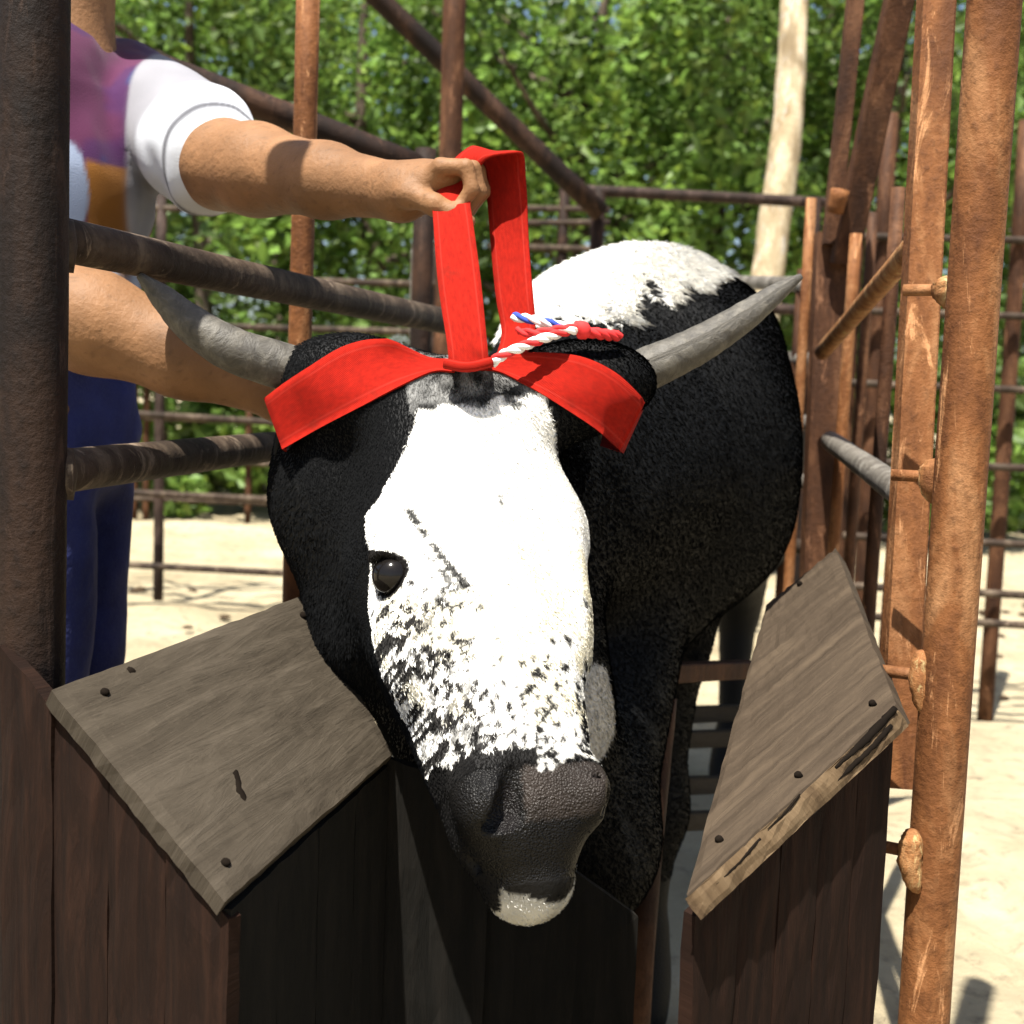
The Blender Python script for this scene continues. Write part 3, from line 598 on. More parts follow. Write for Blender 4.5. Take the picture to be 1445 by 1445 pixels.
def seg_noise(p, fr, seed): return vnoise(p, fr, seed)
spots_u, spots_v, spots_r = [], [], []
r_ = np.random.default_rng(5)
while len(spots_u) < 760:
    u, v = r_.uniform(-.125, .11), r_.uniform(.20, .475)
    dens = max(0, (v-.31)/.12)*.55+(max(0, (-u-.028)/.05)*max(0, min(1, (v-.245)/.06)))*.9+max(0, (u-.05)/.05)*.25*max(0, (v-.25)/.1)
    if v > .445: dens += .5
    if r_.random() < min(1, dens)*.75: spots_u.append(u); spots_v.append(v); spots_r.append(r_.uniform(.0010, .0034))
spots = np.stack([spots_u, spots_v, spots_r], 1)
def to_head(p):
    d = p-np.array(O_); return np.stack([d@np.array(eu), d@np.array(ev), d@np.array(ew)], 1)
def coat(p):
    "coat colour at world points on the animal: black with white blaze, white back and speckled nose"
    n = len(p); h = to_head(p); u, v, w_ = h[:, 0], h[:, 1], h[:, 2]
    n1 = fbm(p, 28, 1)-.5; n2 = vnoise(p, 140, 4)-.5; n3 = vnoise(p*np.array([1, 1, .25]), 60, 8)-.5
    black = np.array([.0032, .0034, .0037])*(1+.6*(fbm(p, 12, 6)-.5))[:, None]; c = black.copy()
    hu = np.abs(u); ub = np.abs(u-.008); inhead = (w_ > -.13) & (v > -.07) & (v < .66) & (hu < .15)
    # blaze: half width along the face
    bw = np.interp(v, [-.06, -.01, .03, .10, .155, .18, .26, .36, .44, .49], [.030, .046, .058, .088, .122, .2, .2, .2, .2, .2])
    wlim = np.interp(v, [0, .15, .2, .25, .36, .45], [-.06, -.05, -.056, -.10, -.115, -.10])
    white = inhead & (ub < bw+n1*.008) & (v < .452+n1*.03+.012*np.sign(u)) & (w_ > wlim+n1*.02)
    wc = np.array([.80, .79, .75])*(1-.10*np.clip(fbm(p, 16, 12)-.45, 0, 1))[:, None]
    wc = np.where(((fbm(p, 22, 31) > .60) & (v > .2) & (v < .42))[:, None], wc*np.array([.93, .90, .80]), wc)
    c = np.where(white[:, None], wc, c)
    tuft = inhead & (v < .056+n1*.07) & (hu < .070) & (w_ > -.12)
    tv = np.clip(.11+.36*(vnoise(p, 90, 15)-.5)+.35*n1, .02, .5); c = np.where((tuft)[:, None], tv[:, None]*np.array([1, 1, .97]), c)
    idx = np.where(white & (v > .19))[0]
    if len(idx):
        du = u[idx][:, None]-spots[:, 0]; dv = (v[idx][:, None]-spots[:, 1])*.72
        hit_ = ((du*du+dv*dv) < spots[:, 2]**2).any(1); c[idx[hit_]] = (.022, .021, .020)
    # grey roan patch on the near cheek side
    ro = white & (u < -.05) & (v > .26) & (vnoise(p*np.array([1, 1, .6]), 300, 21)+.3*n1 > np.interp(v, [.255, .33, .42, .46], [.80, .56, .46, .40])); c[ro] *= .10+.45*vnoise(p[ro], 130, 71)[:, None]
    # dark rim round the eyes and brow streak
    for s in (-1, 1):
        ec_ = np.array([.1065*s, .235, -.042 if s < 0 else -.062]); hd = h-ec_; al = hd@np.array([-.85*s, .5, 0]); dd = np.sqrt(np.maximum((hd**2).sum(1)-al**2*.40, 0)); c[dd < (.0272 if s < 0 else .024)+n1*.006] = (.008, .007, .0065)
    st = inhead & (np.abs(u+.076+(v-.205)*-.55+n1*.004) < .0042) & (v > .178) & (v < .275) & (n2 > -.30); c[st] *= .06
    st = inhead & (np.abs(u+.060+(v-.25)*-.5) < .009) & (v > .225) & (v < .275) & (vnoise(p, 150, 3) > .52); c[st] *= .2
    whorl = inhead & (((u-.012)/.004)**2+((v-.172)/.010)**2 < 1+n1); c[whorl] *= .35
    # muzzle
    mz = inhead & (v >= .452+n1*.03+.012*np.sign(u)) & (w_ > -.2)
    mcol = np.array([.0060, .0057, .0055])*(1+.9*n1)[:, None]; pinkish = (np.abs(u-.015) < .055) & (v > .462) & (v < .512) & (u > -.018) & (w_ > -.03)
    mcol = np.where(pinkish[:, None], np.array([.024, .019, .016])*(1+1.1*n1)[:, None], mcol); c = np.where(mz[:, None], mcol, c)
    for s in (-1,):
        ns = mz & (((u-.037*s)/.015)**2+((v-.496)/.024)**2 < 1) & (w_ < -.008); c[ns] = (.006, .005, .005)
    chin = (v > .538) & (w_ < -.07+n1*.02) & (u > -.03+n1*.02) & (hu < .075) & (v < .72) & (w_ > -.2); c = np.where(chin[:, None], np.array([.38, .37, .33])*(.55+.9*vnoise(p, 60, 19))[:, None], c)
    # body
    d = p-np.array(S0); s_ = d@np.array(bs); l_ = d@np.array(bd); z_ = d[:, 2]
    nearhead = inhead | ((w_ > -.30) & (v > -.1) & (v < .66) & (hu < .24) & (d@np.array(bd) < -.1))
    rag = .035*n1+.05*(vnoise(np.stack([s_, l_*.35, z_*.10], 1), 34, 41)-.5); top_ = np.full(n, .222)
    for si, hi, wi in ((-.21, .05, .022), (-.165, .03, .014), (-.085, .085, .020), (-.055, .05, .012), (.0, .035, .016), (.045, .075, .020), (.075, .10, .026), (.12, .07, .03)):
        top_ = np.maximum(top_, .222+hi*(1-np.abs(s_-si+.55*(z_-.22)+.06*(n1))/wi)*np.clip(1.3-l_*1.2, 0, 1))
    back = (~nearhead) & (z_ > top_+rag+np.clip(s_-.05, 0, 1)*1.45)
    bc = np.array([.80, .785, .74])*(1-.25*np.clip(fbm(p, 10, 55)-.5, 0, 1))[:, None]; c = np.where(back[:, None], bc, c)
    return c
def in_poly_patch(p, ctr, a, b_, r1, r2, seed):
    d = p-np.array(ctr); return ((d@np.array(a)/r1)**2+(d@np.array(b_)/r2)**2) < 1+1.1*(fbm(p, 26, seed)-.5)
cw = thing('cow', (S0.x+bd.x*.7, S0.y+bd.y*.7, 0), 'black horned cow with white blazed face and white back, standing in chute', 'cow')
cc = coat(CV)
bvh = BVHTree.FromPolygons([tuple(v) for v in CV], [tuple(f) for f in CF.tolist()])
CAMP = Vector((0, 0, CAM_H))
def hit(px, py):
    d = (P(px, py, 1)-CAMP).normalized(); h = bvh.ray_cast(CAMP, d); return h[0], h[1]
# pale patch on the neck right of the muzzle
pp, _n = hit(834, 1020); patch = None
if pp is not None:
    patch = (pp, camr, camu)
def coat2(p):
    c = coat(p)
    if patch is not None:
        m = in_poly_patch(p, patch[0], patch[1], patch[2], .034, .075, 61) & (to_head(p)[:, 2] < -.13) & (np.abs((p-np.array(patch[0])) @ np.array(tocam)) < .2)
        c = np.where(m[:, None], np.array([.60, .57, .50])*(1-.3*(fbm(p, 30, 66)-.5))[:, None], c)
    return c
cc = coat2(CV)
hh = to_head(CV); wet = (hh[:, 1] > .458) & (hh[:, 2] > -.07) & (hh[:, 1] < .56) & (np.abs(hh[:, 0]) < .12) & (cc.sum(1) < .2)
body = mesh_np('body', CV, CF, M['coat'], cw, True, None, np.concatenate([cc, 1.0-wet[:, None]], 1))

# hair: short blades over the visible front and the shaggy white back
def make_hair():
    p = CV[CF]; a = np.linalg.norm(np.cross(p[:, 2]-p[:, 0], p[:, 3]-p[:, 1]), axis=1)/2; nr = np.cross(p[:, 2]-p[:, 0], p[:, 3]-p[:, 1]); nr /= np.maximum(np.linalg.norm(nr, axis=1), 1e-9)[:, None]
    cen = p.mean(1); h = to_head(cen); face = (h[:, 2] > -.15) & (h[:, 1] > -.07) & (h[:, 1] < .66) & (np.abs(h[:, 0]) < .24); muz = face & (h[:, 1] > .46)
    vis = (nr*(np.array(CAMP)-cen)).sum(1) > -.25*np.linalg.norm(np.array(CAMP)-cen, axis=1); d = cen-np.array(S0); top = (d[:, 2] > .1) & (cen[:, 1] < 3.4)
    dens = np.where(face, 330000., 90000.); dens = np.where(muz, np.where(h[:, 2] > -.06, 2500., 40000.), dens); dens = np.where(top & ~face, 80000., dens); dens = np.where(vis & ((cen[:, 1] < 2.45) | top) & (cen[:, 2] > .25), dens, 0)
    r_ = np.random.default_rng(3); n = np.floor(a*dens+r_.random(len(a))).astype(int); k = np.repeat(np.arange(len(a)), n); m = len(k)
    s, t = r_.random(m)[:, None], r_.random(m)[:, None]; q = p[k]; root = (q[:, 0]*(1-s)+q[:, 1]*s)*(1-t)+(q[:, 3]*(1-s)+q[:, 2]*s)*t; nn = nr[k]
    c = coat2(root); isf = face[k]; lum = c.sum(1); tp = top[k] & ~isf
    flow = np.where(isf[:, None], np.array(ev)[None]+.9*np.array(eu)[None]*np.sign(h[k, 0])[:, None]*.3, np.array([0, .45, -1.])[None]); 
    flow = np.where(tp[:, None], (np.array(bs)[None]*np.tanh(((root-np.array(S0))@np.array(bs))*9)[:, None]*.55+np.array([0, -.25, -.75])), flow)
    flow = flow+r_.normal(size=(m, 3))*.35; flow -= nn*(flow*nn).sum(1)[:, None]; flow /= np.maximum(np.linalg.norm(flow, axis=1), 1e-6)[:, None]
    ln = np.where(isf, .005, .0075)*r_.uniform(.6, 1.4, m); ln = np.where(tp & (lum > .5), .022*r_.uniform(.5, 1.5, m), ln); ln = np.where(isf & (h[k, 1] < .05) & (np.abs(h[k, 0]) < .07), .005*r_.uniform(.6, 1.4, m), ln)
    ln = np.where(muz[k], .004, ln); eyez = (np.abs(np.abs(h[k, 0])-.1) < .04) & (np.abs(h[k, 1]-.235) < .034); ln = np.where(eyez & isf, .003, ln)
    lift = np.where(tp, .35, .30)[:, None]; side = np.cross(flow, nn); wd = np.where(isf, .00055, .0009)[:, None]
    tip = root+flow*ln[:, None]+nn*ln[:, None]*lift*r_.uniform(.4, 1.2, (m, 1)); mid = root+flow*ln[:, None]*.5+nn*ln[:, None]*lift*.75
    V = np.stack([root-side*wd-nn*.001, root+side*wd-nn*.001, mid+side*wd*.8, tip], 1).reshape(-1, 3); c = c*r_.uniform(.82, 1.12, (m, 1))
    o = mesh_np('coat_hair', V, np.arange(4*m).reshape(-1, 4), M['hair'], cw, True, None, np.repeat(np.clip(c, 0, .85), 4, 0)); tag(o, kind='stuff'); return m
nh = make_hair()
print('hair blades', nh, 'cow quads', len(CF))
# eyes
for s in (-1, 1):
    c = H(.1030*s, .235, -.044 if s < 0 else -.062)
    f = Field(axis((c.x-.03, c.x+.03, .002)), axis((c.y-.03, c.y+.03, .002)), axis((c.z-.03, c.z+.03, .002))); f.ell(c, (eu, ev, ew), (.0222, .0218, .0222), .004); v, q = f.mesh()
    e = mesh_np('eye', v, q, M['eye'], cw)
# horns
tube('horn', [P(570, 555, 1.50), P(480, 542, 1.47), P(400, 517, 1.44), P(325, 492, 1.42), P(268, 455, 1.415), P(228, 418, 1.41), P(196, 388, 1.40)], [.034, .031, .0275, .026, .0215, .0145, .004], M['horn'], cw, 22, 8, .05, 1)
tube('horn', [P(770, 565, 1.53), P(850, 545, 1.50), P(910, 522, 1.49), P(985, 487, 1.50), P(1050, 447, 1.52), P(1095, 414, 1.54), P(1130, 390, 1.55)], [.032, .029, .0265, .023, .0185, .0125, .004], M['horn'], cw, 22, 8, .05, 2)
# ears, hanging out behind the horn roots
def ear(base, tip, face, wd):
    base, tip = Vector(base), Vector(tip); ax = (tip-base); ln = ax.length; ax.normalize(); fn = (face-ax*face.dot(ax)).normalized(); sd_ = ax.cross(fn); V = []; F = []; n, m = 14, 12
    for i in range(n+1):
        t = i/n; wv = wd*(math.sin(math.pi*min(1, .12+t*.88))**.7)*(1-.25*t)
        for k in range(m):
            a = 2*math.pi*k/m; x = math.cos(a)*wv; y = math.sin(a)*.008+(x/wd)**2*.022*(1-t*.4); V.append(base+ax*ln*t+sd_*x+fn*y)
    for i in range(n):
        for k in range(m): F.append((i*m+k, i*m+(k+1) % m, i*m+m+(k+1) % m, i*m+m+k))
    V = np.array([tuple(v) for v in V]); return mesh_np('ear', V, F, M['coat'], cw, True, None, np.tile(np.array([[.0045, .0045, .005]]), (len(V), 1)))
ear(P(470, 585, 1.47), P(398, 690, 1.50), -Vector(P(440, 660, 1)-CAMP), .048)
ear(P(850, 575, 1.57), P(878, 612, 1.64), -Vector(P(880, 660, 1)-CAMP), .032)

# ------------------------------------------------------------------ red strap
def ribbon(name, rows, th, mat, parent, n=8):
    "rows: (left edge, right edge) point pairs along the strap"
    Lp = catmull([r[0] for r in rows], n); Rp = catmull([r[1] for r in rows], n); N = len(Lp); V = []; UV = []; F = []; m = 6; Lg = 0
    for i in range(N):
        j = min(i+1, N-1); k = max(i-1, 0); tg = (Lp[j]+Rp[j])-(Lp[k]+Rp[k]); wv = Rp[i]-Lp[i]; nn = np.cross(wv, tg); nn /= max(1e-9, np.linalg.norm(nn))
        if i: Lg += np.linalg.norm((Lp[i]+Rp[i]-Lp[i-1]-Rp[i-1])/2)
        for lay in (0, 1):
            for s in range(m+1): V.append(Lp[i]+wv*(s/m)+nn*(th if lay else 0)+nn*(.0016*math.sin(s*1.1+i*.35))); UV.append((s/m, Lg))
    W = 2*(m+1)
    for i in range(N-1):
        b = i*W
        for s in range(m):
            F.append((b+s, b+s+1, b+W+s+1, b+W+s)); F.append((b+m+1+s+1, b+m+1+s, b+W+m+1+s, b+W+m+1+s+1))
        F.append((b+m+1, b, b+W, b+W+m+1)); F.append((b+m, b+W-1, b+2*W-1, b+W+m))
    for b, fl in ((0, 0), ((N-1)*W, 1)):
        for s in range(m):
            f = (b+s, b+m+1+s, b+m+2+s, b+s+1); F.append(f[::-1] if fl else f)
    return mesh_np(name, V, F, mat, parent, True, UV)
def on(px, py, off=.006, dflt=1.40):
    h, n = hit(px, py)
    if h is None or h.y > 1.75: return P(px, py, dflt)
    return h+(CAMP-h).normalized()*off
st = thing('halter_strap', P(655, 520, 1.37), 'bright red webbing strap looped from the hand down round both horn bases', 'strap')
def band(rows, wrap, n=7, m=8):
    "a strap pulled tight over the head: edge pixels give its course, the head itself its depth"
    a = catmull([r[0] for r in rows], n); b = catmull([r[1] for r in rows], n); N = len(a); D_ = np.full((N, m+1), np.nan)
    for i in range(N):
        for k in range(m+1):
            q = a[i]+(b[i]-a[i])*k/m; h, _ = hit(q[0], q[1])
            if h is not None and h.y < 1.62: D_[i, k] = -(CM.inverted() @ h).z
    col_ = np.nanmin(D_, axis=1); ok = ~np.isnan(col_); col_ = np.interp(np.arange(N), np.where(ok)[0], col_[ok]); D_ = np.where(np.isnan(D_), col_[:, None]+.012, D_)
    for _ in range(40):
        S_ = np.pad(D_, 1, mode='edge'); S_ = (S_[:-2, 1:-1]+S_[2:, 1:-1]+S_[1:-1, :-2]+S_[1:-1, 2:])/4; D_ = np.minimum(D_, S_+.00005)
    cr = np.random.default_rng(N).normal(size=(N, 1)).cumsum(0); cr = (cr-np.convolve(cr[:, 0], np.ones(9)/9, 'same')[:, None])*.0006; D_ = D_-.0045-np.clip(np.abs(cr), 0, .002); g_ = [[np.array(P(*(a[i]+(b[i]-a[i])*k/m), D_[i, k])) for k in range(m+1)] for i in range(N)]
    e0 = g_[-1]
    for w0, w1 in wrap:
        t0, t1 = np.array(w0), np.array(w1); tgt = [t0+(t1-t0)*k/m for k in range(m+1)]
        for q in (.33, .66, 1.0): g_.append([e0[k]*(1-q)+tgt[k]*q for k in range(m+1)])
        e0 = g_[-1]
    G = np.array(g_); N = len(G); du = np.gradient(G, axis=1); dv = np.gradient(G, axis=0); nn = np.cross(du, dv); nn /= np.maximum(np.linalg.norm(nn, axis=2), 1e-9)[:, :, None]
    sg = np.sign((nn[:20]*(np.array(CAMP)-G[:20])).sum()); lay = [G, G-nn*sg*.0028]; V = np.concatenate([x.reshape(-1, 3) for x in lay]); W = m+1; K = N*W; F = []
    ln = np.concatenate([[0], np.cumsum(np.linalg.norm(np.diff(G.mean(1), axis=0), axis=1))]); UV = np.array([(k/m, ln[i]) for i in range(N) for k in range(W)]*2)
    for i in range(N-1):
        for k in range(m):
            q = (i*W+k, i*W+k+1, (i+1)*W+k+1, (i+1)*W+k); F.append(q); F.append(tuple(x+K for x in q[::-1]))
        for k in (0, m): q = (i*W+k, (i+1)*W+k); F.append((q[0], q[1], q[1]+K, q[0]+K))
    for i in (0, N-1):
        for k in range(m): F.append((i*W+k, i*W+k+1, i*W+k+1+K, i*W+k+K))
    return mesh_np('band', V, F, M['web'], st, True, UV)
band([((640, 506), (642, 524)), ((604, 503), (610, 524)), ((545, 479), (563, 545)), ((488, 487), (512, 572)), ((430, 521), (458, 600)), ((398, 542), (424, 619))], [(P(372, 562, 1.425), P(398, 634, 1.42)), (P(384, 572, 1.48), P(404, 640, 1.47)), (P(430, 560, 1.53), P(440, 620, 1.53))])
band([((668, 504), (668, 520)), ((700, 501), (704, 524)), ((760, 497), (752, 548)), ((820, 503), (800, 578)), ((868, 525), (842, 606)), ((902, 556), (866, 627)), ((910, 568), (875, 636))], [(P(908, 578, 1.50), P(880, 640, 1.49)), (P(860, 570, 1.55), P(850, 630, 1.55))])
ribbon('loop', [[P(634, 516, 1.345), P(690, 512, 1.345)], [P(630, 480, 1.352), P(687, 480, 1.352)], [P(618, 400, 1.385), P(679, 400, 1.385)], [P(612, 320, 1.425), P(668, 318, 1.425)], [P(611, 285, 1.450), P(664, 282, 1.445)], [P(622, 255, 1.475), P(672, 250, 1.46)], [P(645, 222, 1.480), P(690, 222, 1.452)],
    [P(664, 211, 1.485), P(728, 219, 1.450)], [P(675, 218, 1.500), P(739, 224, 1.462)], [P(684, 260, 1.500), P(741, 260, 1.475)], [P(691, 330, 1.492), P(745, 330, 1.475)], [P(700, 420, 1.470), P(752, 418, 1.455)], [P(707, 470, 1.452), P(754, 470, 1.440)], [P(700, 506, 1.415), P(740, 508, 1.40)]], .003, M['web'], st, 8)
tube('keeper', [P(628, 513, 1.345), P(660, 518, 1.338), P(694, 511, 1.345)], .006, M['web'], st, 10, 5)

# rope with white, red and blue cords
rp_ = thing('lead_rope', P(780, 470, 1.36), 'twisted red, white and blue cord tied beside the red strap', 'rope')
def twisted(pts, mats, off, r, pitch, seed=0):
    c_ = catmull([np.array(P(*p)) for p in pts], 14); tg = np.gradient(c_, axis=0); tg /= np.linalg.norm(tg, axis=1)[:, None]; ln = np.concatenate([[0], np.cumsum(np.linalg.norm(np.diff(c_, axis=0), axis=1))])
    a = np.cross(tg, np.array([0, 0, 1.])); a /= np.linalg.norm(a, axis=1)[:, None]; b = np.cross(tg, a)
    for k, mm in enumerate(mats):
        ph = ln/pitch*2*math.pi+k*2*math.pi/len(mats)+seed; tube('strand', list(c_+off*(np.cos(ph)[:, None]*a+np.sin(ph)[:, None]*b)), r, mm, rp_, 8, None, .12, k)
W_, R_, B_ = M['rope_white'], M['rope_red'], M['rope_blue']
twisted([(724, 447, 1.40), (752, 451, 1.388), (786, 459, 1.386), (816, 464, 1.39), (826, 467, 1.395)], [W_, W_, B_], .0028, .0030, .040)
twisted([(826, 464, 1.392), (800, 467, 1.378), (766, 478, 1.366), (735, 490, 1.356), (708, 502, 1.35), (694, 512, 1.352)], [W_, R_, W_], .0030, .0032, .036, 1)
twisted([(822, 461, 1.386), (788, 465, 1.374), (752, 470, 1.372), (730, 466, 1.38)], [R_, R_], .0024, .0030, .034, 2)
twisted([(816, 468, 1.392), (838, 470, 1.392), (858, 473, 1.40), (874, 474, 1.41)], [R_, R_, R_], .0032, .0036, .034, 3)
tube('knot', [P(812, 458, 1.386), P(822, 462, 1.382), P(824, 470, 1.385), P(815, 472, 1.388)], [.005, .0075, .0075, .005], M['rope_red'], rp_, 10, 5, .1)

# ------------------------------------------------------------------ the person at left
pe = thing('person', ground_at(62, 1.80), 'person in patterned shirt and blue jeans at left, holding up the red strap', 'person')
SL, EL, WL = P(185, 140, 1.95), P(312, 232, 1.72), P(566, 271, 1.50)
SR, ER, WR = P(-55, 190, 1.66), P(58, 428, 1.56), P(385, 548, 1.56)
hip = ground_at(58, 1.82); hip.z = 1.02
nb = P(75, 60, 1.83); ch = P(62, 260, 1.84); be = P(58, 430, 1.84)
fb = Field(axis((-1.02, -.2, .006), (-.2, -.02, .0032)), axis((1.34, 1.40, .006), (1.40, 1.56, .0032), (1.56, 2.15, .006)), axis((-.01, .9, .02), (.9, 1.24, .006), (1.24, 1.42, .0032), (1.42, 2.02, .008)))
fb.chain([(hip, .13), (be, .125), (ch, .135), (nb+Vector((0, 0, -.06)), .09), (nb+Vector((.02, 0, .05)), .055), (nb+Vector((.03, 0, .12)), .058)], .05)
hc = nb+Vector((.04, 0, .225)); fb.ell(hc, (Vector((1, 0, 0)), Vector((0, 1, 0)), up), (.098, .076, .118), .03); fb.ell(hc+Vector((.04, 0, -.07)), (Vector((1, 0, 0)), Vector((0, 1, 0)), up), (.058, .055, .06), .03)
fb.cap(hc+Vector((.09, 0, .02)), hc+Vector((.112, 0, -.022)), .009, .014, .015)
for s in (-1, 1):
    fb.ell(hc+Vector((-.005, .076*s, -.01)), (Vector((1, 0, 0)), Vector((0, 1, 0)), up), (.022, .010, .032), .008)
    fb.ell(hc+Vector((.088, .033*s, .015)), (Vector((1, 0, 0)), Vector((0, 1, 0)), up), (.012, .014, .009), .006, True)
fb.cap(hc+Vector((.10, -.02, -.072)), hc+Vector((.10, .02, -.072)), .003, .003, .006, True)
fb.chain([(nb+Vector((0, .06, -.05)), .06), (SL, .066), (EL.lerp(SL, .45), .057), (EL, .058), (EL.lerp(WL, .22), .058), (EL.lerp(WL, .62), .044), (WL, .033)], .025)
fb.chain([(nb+Vector((0, -.06, -.06)), .06), (SR, .066), (ER.lerp(SR, .4), .058), (ER, .056), (ER.lerp(WR, .22), .062), (ER.lerp(WR, .62), .050), (WR, .036)], .025)
for s in (-1, 1):
    h0 = hip+Vector((0, .085*s, -.02)); fb.chain([(h0, .1), (Vector((h0.x+.01, h0.y, .52)), .062), (Vector((h0.x-.01, h0.y, .12)), .045), (Vector((h0.x-.02, h0.y, .06)), .045), (Vector((h0.x+.16, h0.y+.02*s, .045)), .035)], .04)
# gripping hand: palm down, fingers curl round the strap
kn = P(636, 246, 1.478); hx = (kn-WL).normalized(); hy = Vector((0, 1, 0)); hy = (hy-hx*hy.dot(hx)).normalized(); hz = hy.cross(hx)
hz = hz if hz.z > 0 else -hz
fb.ell(WL.lerp(kn, .58)+hz*-.002, (hx, hy, hz), (.052, .040, .022), .02); fb.cap(WL, WL.lerp(kn, .45), .031, .026, .02)
for i, (oy, ln, r) in enumerate([(-.030, 1.0, .0088), (-.010, 1.06, .0090), (.010, 1.0, .0088), (.029, .86, .0080)]):
    m0 = kn+hy*oy+hz*.006; p1 = m0+(hx*.030-hz*.010)*ln; p2 = m0+(hx*.030-hz*.036)*ln; p3 = m0+(hx*.006-hz*.052)*ln; p4 = m0+(hx*-.012-hz*.048)*ln
    fb.chain([(kn.lerp(WL, .35)+hy*oy*.8, r*1.25), (m0, r*1.25), (p1, r*1.08), (p2, r), (p3, r*.92), (p4, r*.8)], .0035)
th0 = WL.lerp(kn, .30)+hy*-.034-hz*.012; fb.chain([(WL.lerp(kn, .15)+hy*-.015, .016), (th0, .0145), (th0+hx*.030-hz*.022-hy*.008, .0118), (th0+hx*.050-hz*.040-hy*.004, .010), (th0+hx*.062-hz*.052+hy*.004, .0085)], .010)
# far hand behind the horn root
kr = P(440, 566, 1.575); rx_ = (kr-WR).normalized(); rz_ = Vector((0, 0, 1)); rz_ = (rz_-rx_*rz_.dot(rx_)).normalized(); ry_ = rz_.cross(rx_)
fb.ell(WR.lerp(kr, .6), (rx_, ry_, rz_), (.050, .022, .042), .02)
for oy in (-.028, -.009, .011, .029):
    m0 = kr+rz_*oy; fb.chain([(m0, .0115), (m0+rx_*.034-ry_*.006, .0105), (m0+rx_*.05-ry_*.02, .0095), (m0+rx_*.045-ry_*.04, .008)], .006)
m0 = WR.lerp(kr, .35)+rz_*.036; fb.chain([(m0, .014), (m0+rx_*.03+rz_*.02, .012), (m0+rx_*.055+rz_*.022, .0095)], .01)
PV, PF = fb.mesh(); del fb; PV = smooth_mesh(PV, PF, 1, .5)
tone = fbm(PV, 14, 3)-.5; fre = (vnoise(PV, 260, 8) > .82).astype(float)
sc = np.array([[.185, .094, .043]])*(1+.55*tone[:, None])*(1+.5*(fbm(PV, 45, 9)-.5))[:, None]*(1-.22*fre[:, None]); mesh_np('body', PV, PF, M['skin'], pe, True, None, sc)
# shirt
fs = Field(axis((-.98, -.28, .006)), axis((1.45, 2.15, .006)), axis((1.02, 1.75, .006)))
fs.chain([(hip+Vector((0, 0, .13)), .140), (be, .137), (ch, .150), (nb+Vector((0, 0, -.07)), .105), (nb+Vector((.005, 0, -.025)), .075)], .04)
fs.chain([(nb+Vector((0, .06, -.05)), .075), (SL, .084), (SL.lerp(EL, .45), .083), (SL.lerp(EL, .80), .080), (SL.lerp(EL, .86), .079)], .03)
fs.chain([(nb+Vector((0, -.06, -.06)), .075), (SR, .084), (SR.lerp(ER, .55), .08)], .03)
SVv, SFf = fs.mesh(); SVv = smooth_mesh(SVv, SFf, 1, .5)
fold = vnoise(SVv*np.array([1.4, .8, .5]), 15, 5)-.5+.5*(vnoise(SVv*np.array([1, 1, .6]), 34, 6)-.5); SVv = SVv+np.stack([fold*.014, fold*.010, fold*.010], 1)
n1 = fbm(SVv, 11, 5); X_, Z_ = SVv[:, 0], SVv[:, 2]; hc0 = np.array(P(150, 230, 1.76)); dx = X_-hc0[0]; dz = Z_-hc0[2]
sg_ = lambda x, w_: (1/(1+np.exp(-np.clip(x/w_, -30, 30))))[:, None]
mixn = lambda c0, c1, f: c0*(1-f)+np.array(c1)*f
c = np.tile(np.array([[.042, .009, .052]]), (len(SVv), 1)); c = mixn(c, (.022, .022, .085), sg_(.45-n1, .012)); c = mixn(c, (.015, .045, .035), sg_(.35-n1, .012)); c = mixn(c, (.065, .012, .042), sg_(n1-.62, .012))
c = mixn(c, (.19, .075, .010), sg_(-dz-.005+.03*(n1-.5), .0012)*sg_(dx+.015, .0012)); c = mixn(c, (.20, .24, .33), sg_(1-((dx+.038)/.026)**2-((dz+.045)/.062)**2+.4*(n1-.5), .04)); c = mixn(c, (.40, .43, .5), sg_(-dz-.13, .004)*sg_(n1-.5, .02))
ae = np.array(EL-SL); ae = ae/np.linalg.norm(ae); tt = (SVv-np.array(SL))@ae; lenA = float((EL-SL).length); slv = sg_(X_-hc0[0]-.026, .0012)*sg_(SVv[:, 1]-1.6, .01)
c = mixn(c, (.20, .20, .22), slv); c = mixn(c, (.48, .50, .54), slv*sg_(tt-lenA*.72, .003)); c = mixn(c, (.05, .05, .06), slv*sg_(tt-lenA*.925, .0015)*sg_(lenA*.955-tt, .0015))
c = c*(1-.12*(vnoise(SVv, 45, 77)-.5))[:, None]
mesh_np('shirt', SVv, SFf, M['cloth'], pe, True, None, c)
# jeans, belt, boots
fj = Field(axis((-.98, -.45, .010)), axis((1.5, 2.15, .010)), axis((.03, 1.16, .010)))
fj.chain([(hip+Vector((0, 0, .10)), .133), (hip, .142)], .03)
for s in (-1, 1):
    h0 = hip+Vector((0, .085*s, -.04)); fj.chain([(h0, .108), (Vector((h0.x+.012, h0.y, .52)), .080), (Vector((h0.x-.01, h0.y, .10)), .074)], .03)
JV, JF = fj.mesh(); JV = smooth_mesh(JV, JF, 1, .5); fo = vnoise(JV*np.array([1, 1, 2.2]), 9, 2)-.5; JV = JV+np.stack([fo*.012, fo*.010, fo*0], 1); mesh_np('jeans', JV, JF, M['denim'], pe)
ang = np.linspace(0, 2*math.pi, 33); tube('belt', [(hip.x+.139*math.cos(a), hip.y+.139*math.sin(a), hip.z+.115) for a in ang], .012, M['leather'], pe, 8)
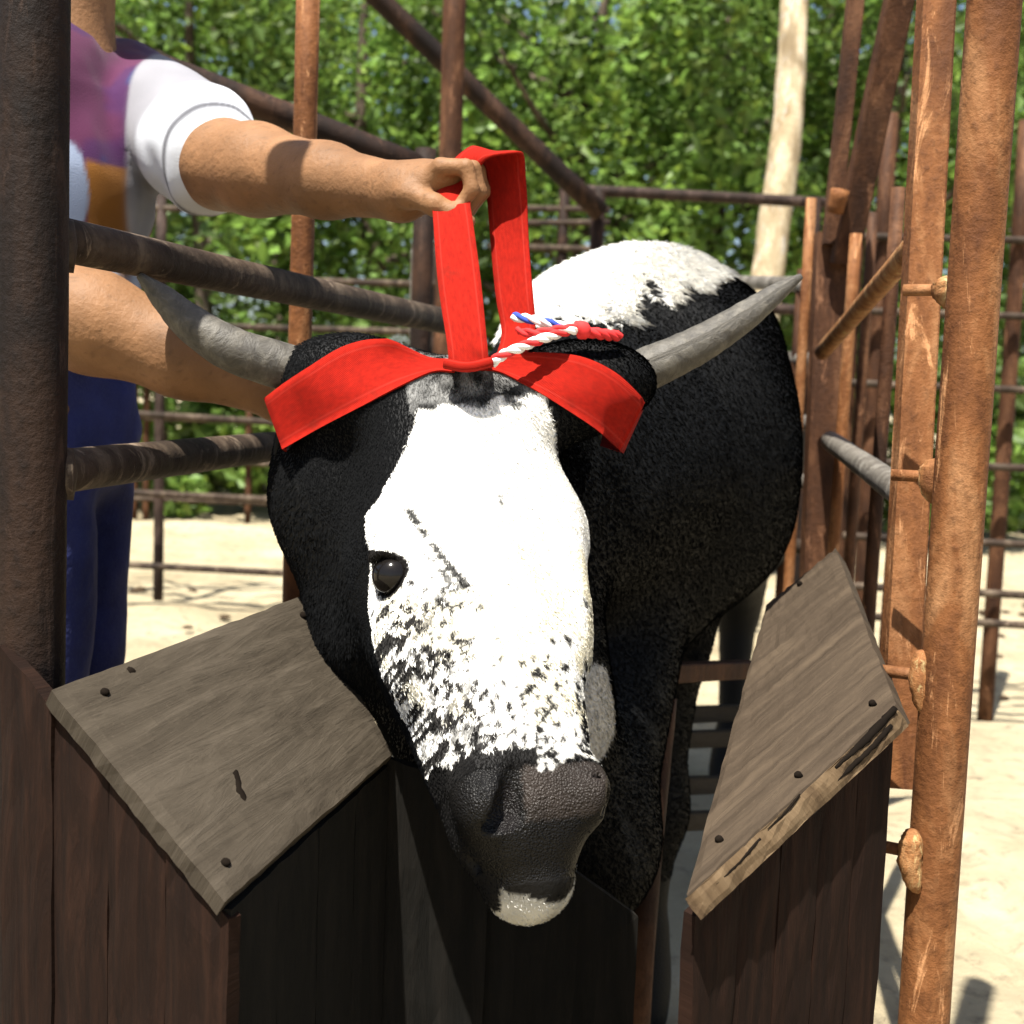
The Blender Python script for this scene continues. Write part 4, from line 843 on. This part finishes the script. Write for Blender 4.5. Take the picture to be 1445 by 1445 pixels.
for s in (-1, 1):
    h0 = hip+Vector((0, .085*s, 0)); f = Field(axis((h0.x-.15, h0.x+.3, .01)), axis((h0.y-.12, h0.y+.12, .01)), axis((-.03, .22, .01)))
    f.chain([(Vector((h0.x-.01, h0.y, .18)), .06), (Vector((h0.x-.02, h0.y, .07)), .058), (Vector((h0.x+.17, h0.y+.02*s, .05)), .046)], .04); v, q = f.mesh(); mesh_np('boot', v, q, M['leather'], pe)
f = Field(axis((hc.x-.16, hc.x+.15, .008)), axis((hc.y-.13, hc.y+.13, .008)), axis((hc.z-.12, hc.z+.17, .008))); f.ell(hc+Vector((-.012, 0, .022)), (Vector((1, 0, 0)), Vector((0, 1, 0)), up), (.108, .088, .118), .02); f.ell(hc+Vector((.085, 0, -.06)), (Vector((1, 0, 0)), Vector((0, 1, 0)), up), (.07, .12, .105), .02, True)
v, q = f.mesh(); v = v+(vnoise(v, 60, 3)-.5)[:, None]*.012; mesh_np('hair', v, q, M['hairbrown'], pe)

# ------------------------------------------------------------------ small litter on the dirt
Vs, Fs, off = [], [], 0; r_ = np.random.default_rng(12)
for i in range(48):
    px, d = (r_.uniform(100, 460), r_.uniform(3.4, 6.5)) if i < 16 else (r_.uniform(1180, 1500), r_.uniform(2.5, 7)); g = ground_at(px, d); r = r_.uniform(.012, .045)*(1.0 if i % 9 else 1.8)
    ph = np.linspace(0, 2*math.pi, 9)[:-1]; V = [np.array([g.x+math.cos(a)*r*r_.uniform(.7, 1.2)*k, g.y+math.sin(a)*r*r_.uniform(.7, 1.2)*k, z*r]) for k, z in ((1, -.2), (.95, .14), (.5, .3)) for a in ph]; V.append(np.array([g.x, g.y, r*.33]))
    F = [(l*8+k, l*8+(k+1) % 8, l*8+8+(k+1) % 8, l*8+8+k) for l in (0, 1) for k in range(8)]+[(16+k, 16+(k+1) % 8, 16+(k+2) % 8, 24) for k in range(0, 8, 2)]
    Vs += V; Fs += [tuple(x+off for x in f_) for f_ in F]; off += len(V)
o = mesh_np('dung_litter', np.array(Vs), Fs, M['dung']); tag(o, 'scattered dark dung and dirt clods on the pale ground', 'litter', None, 'stuff')
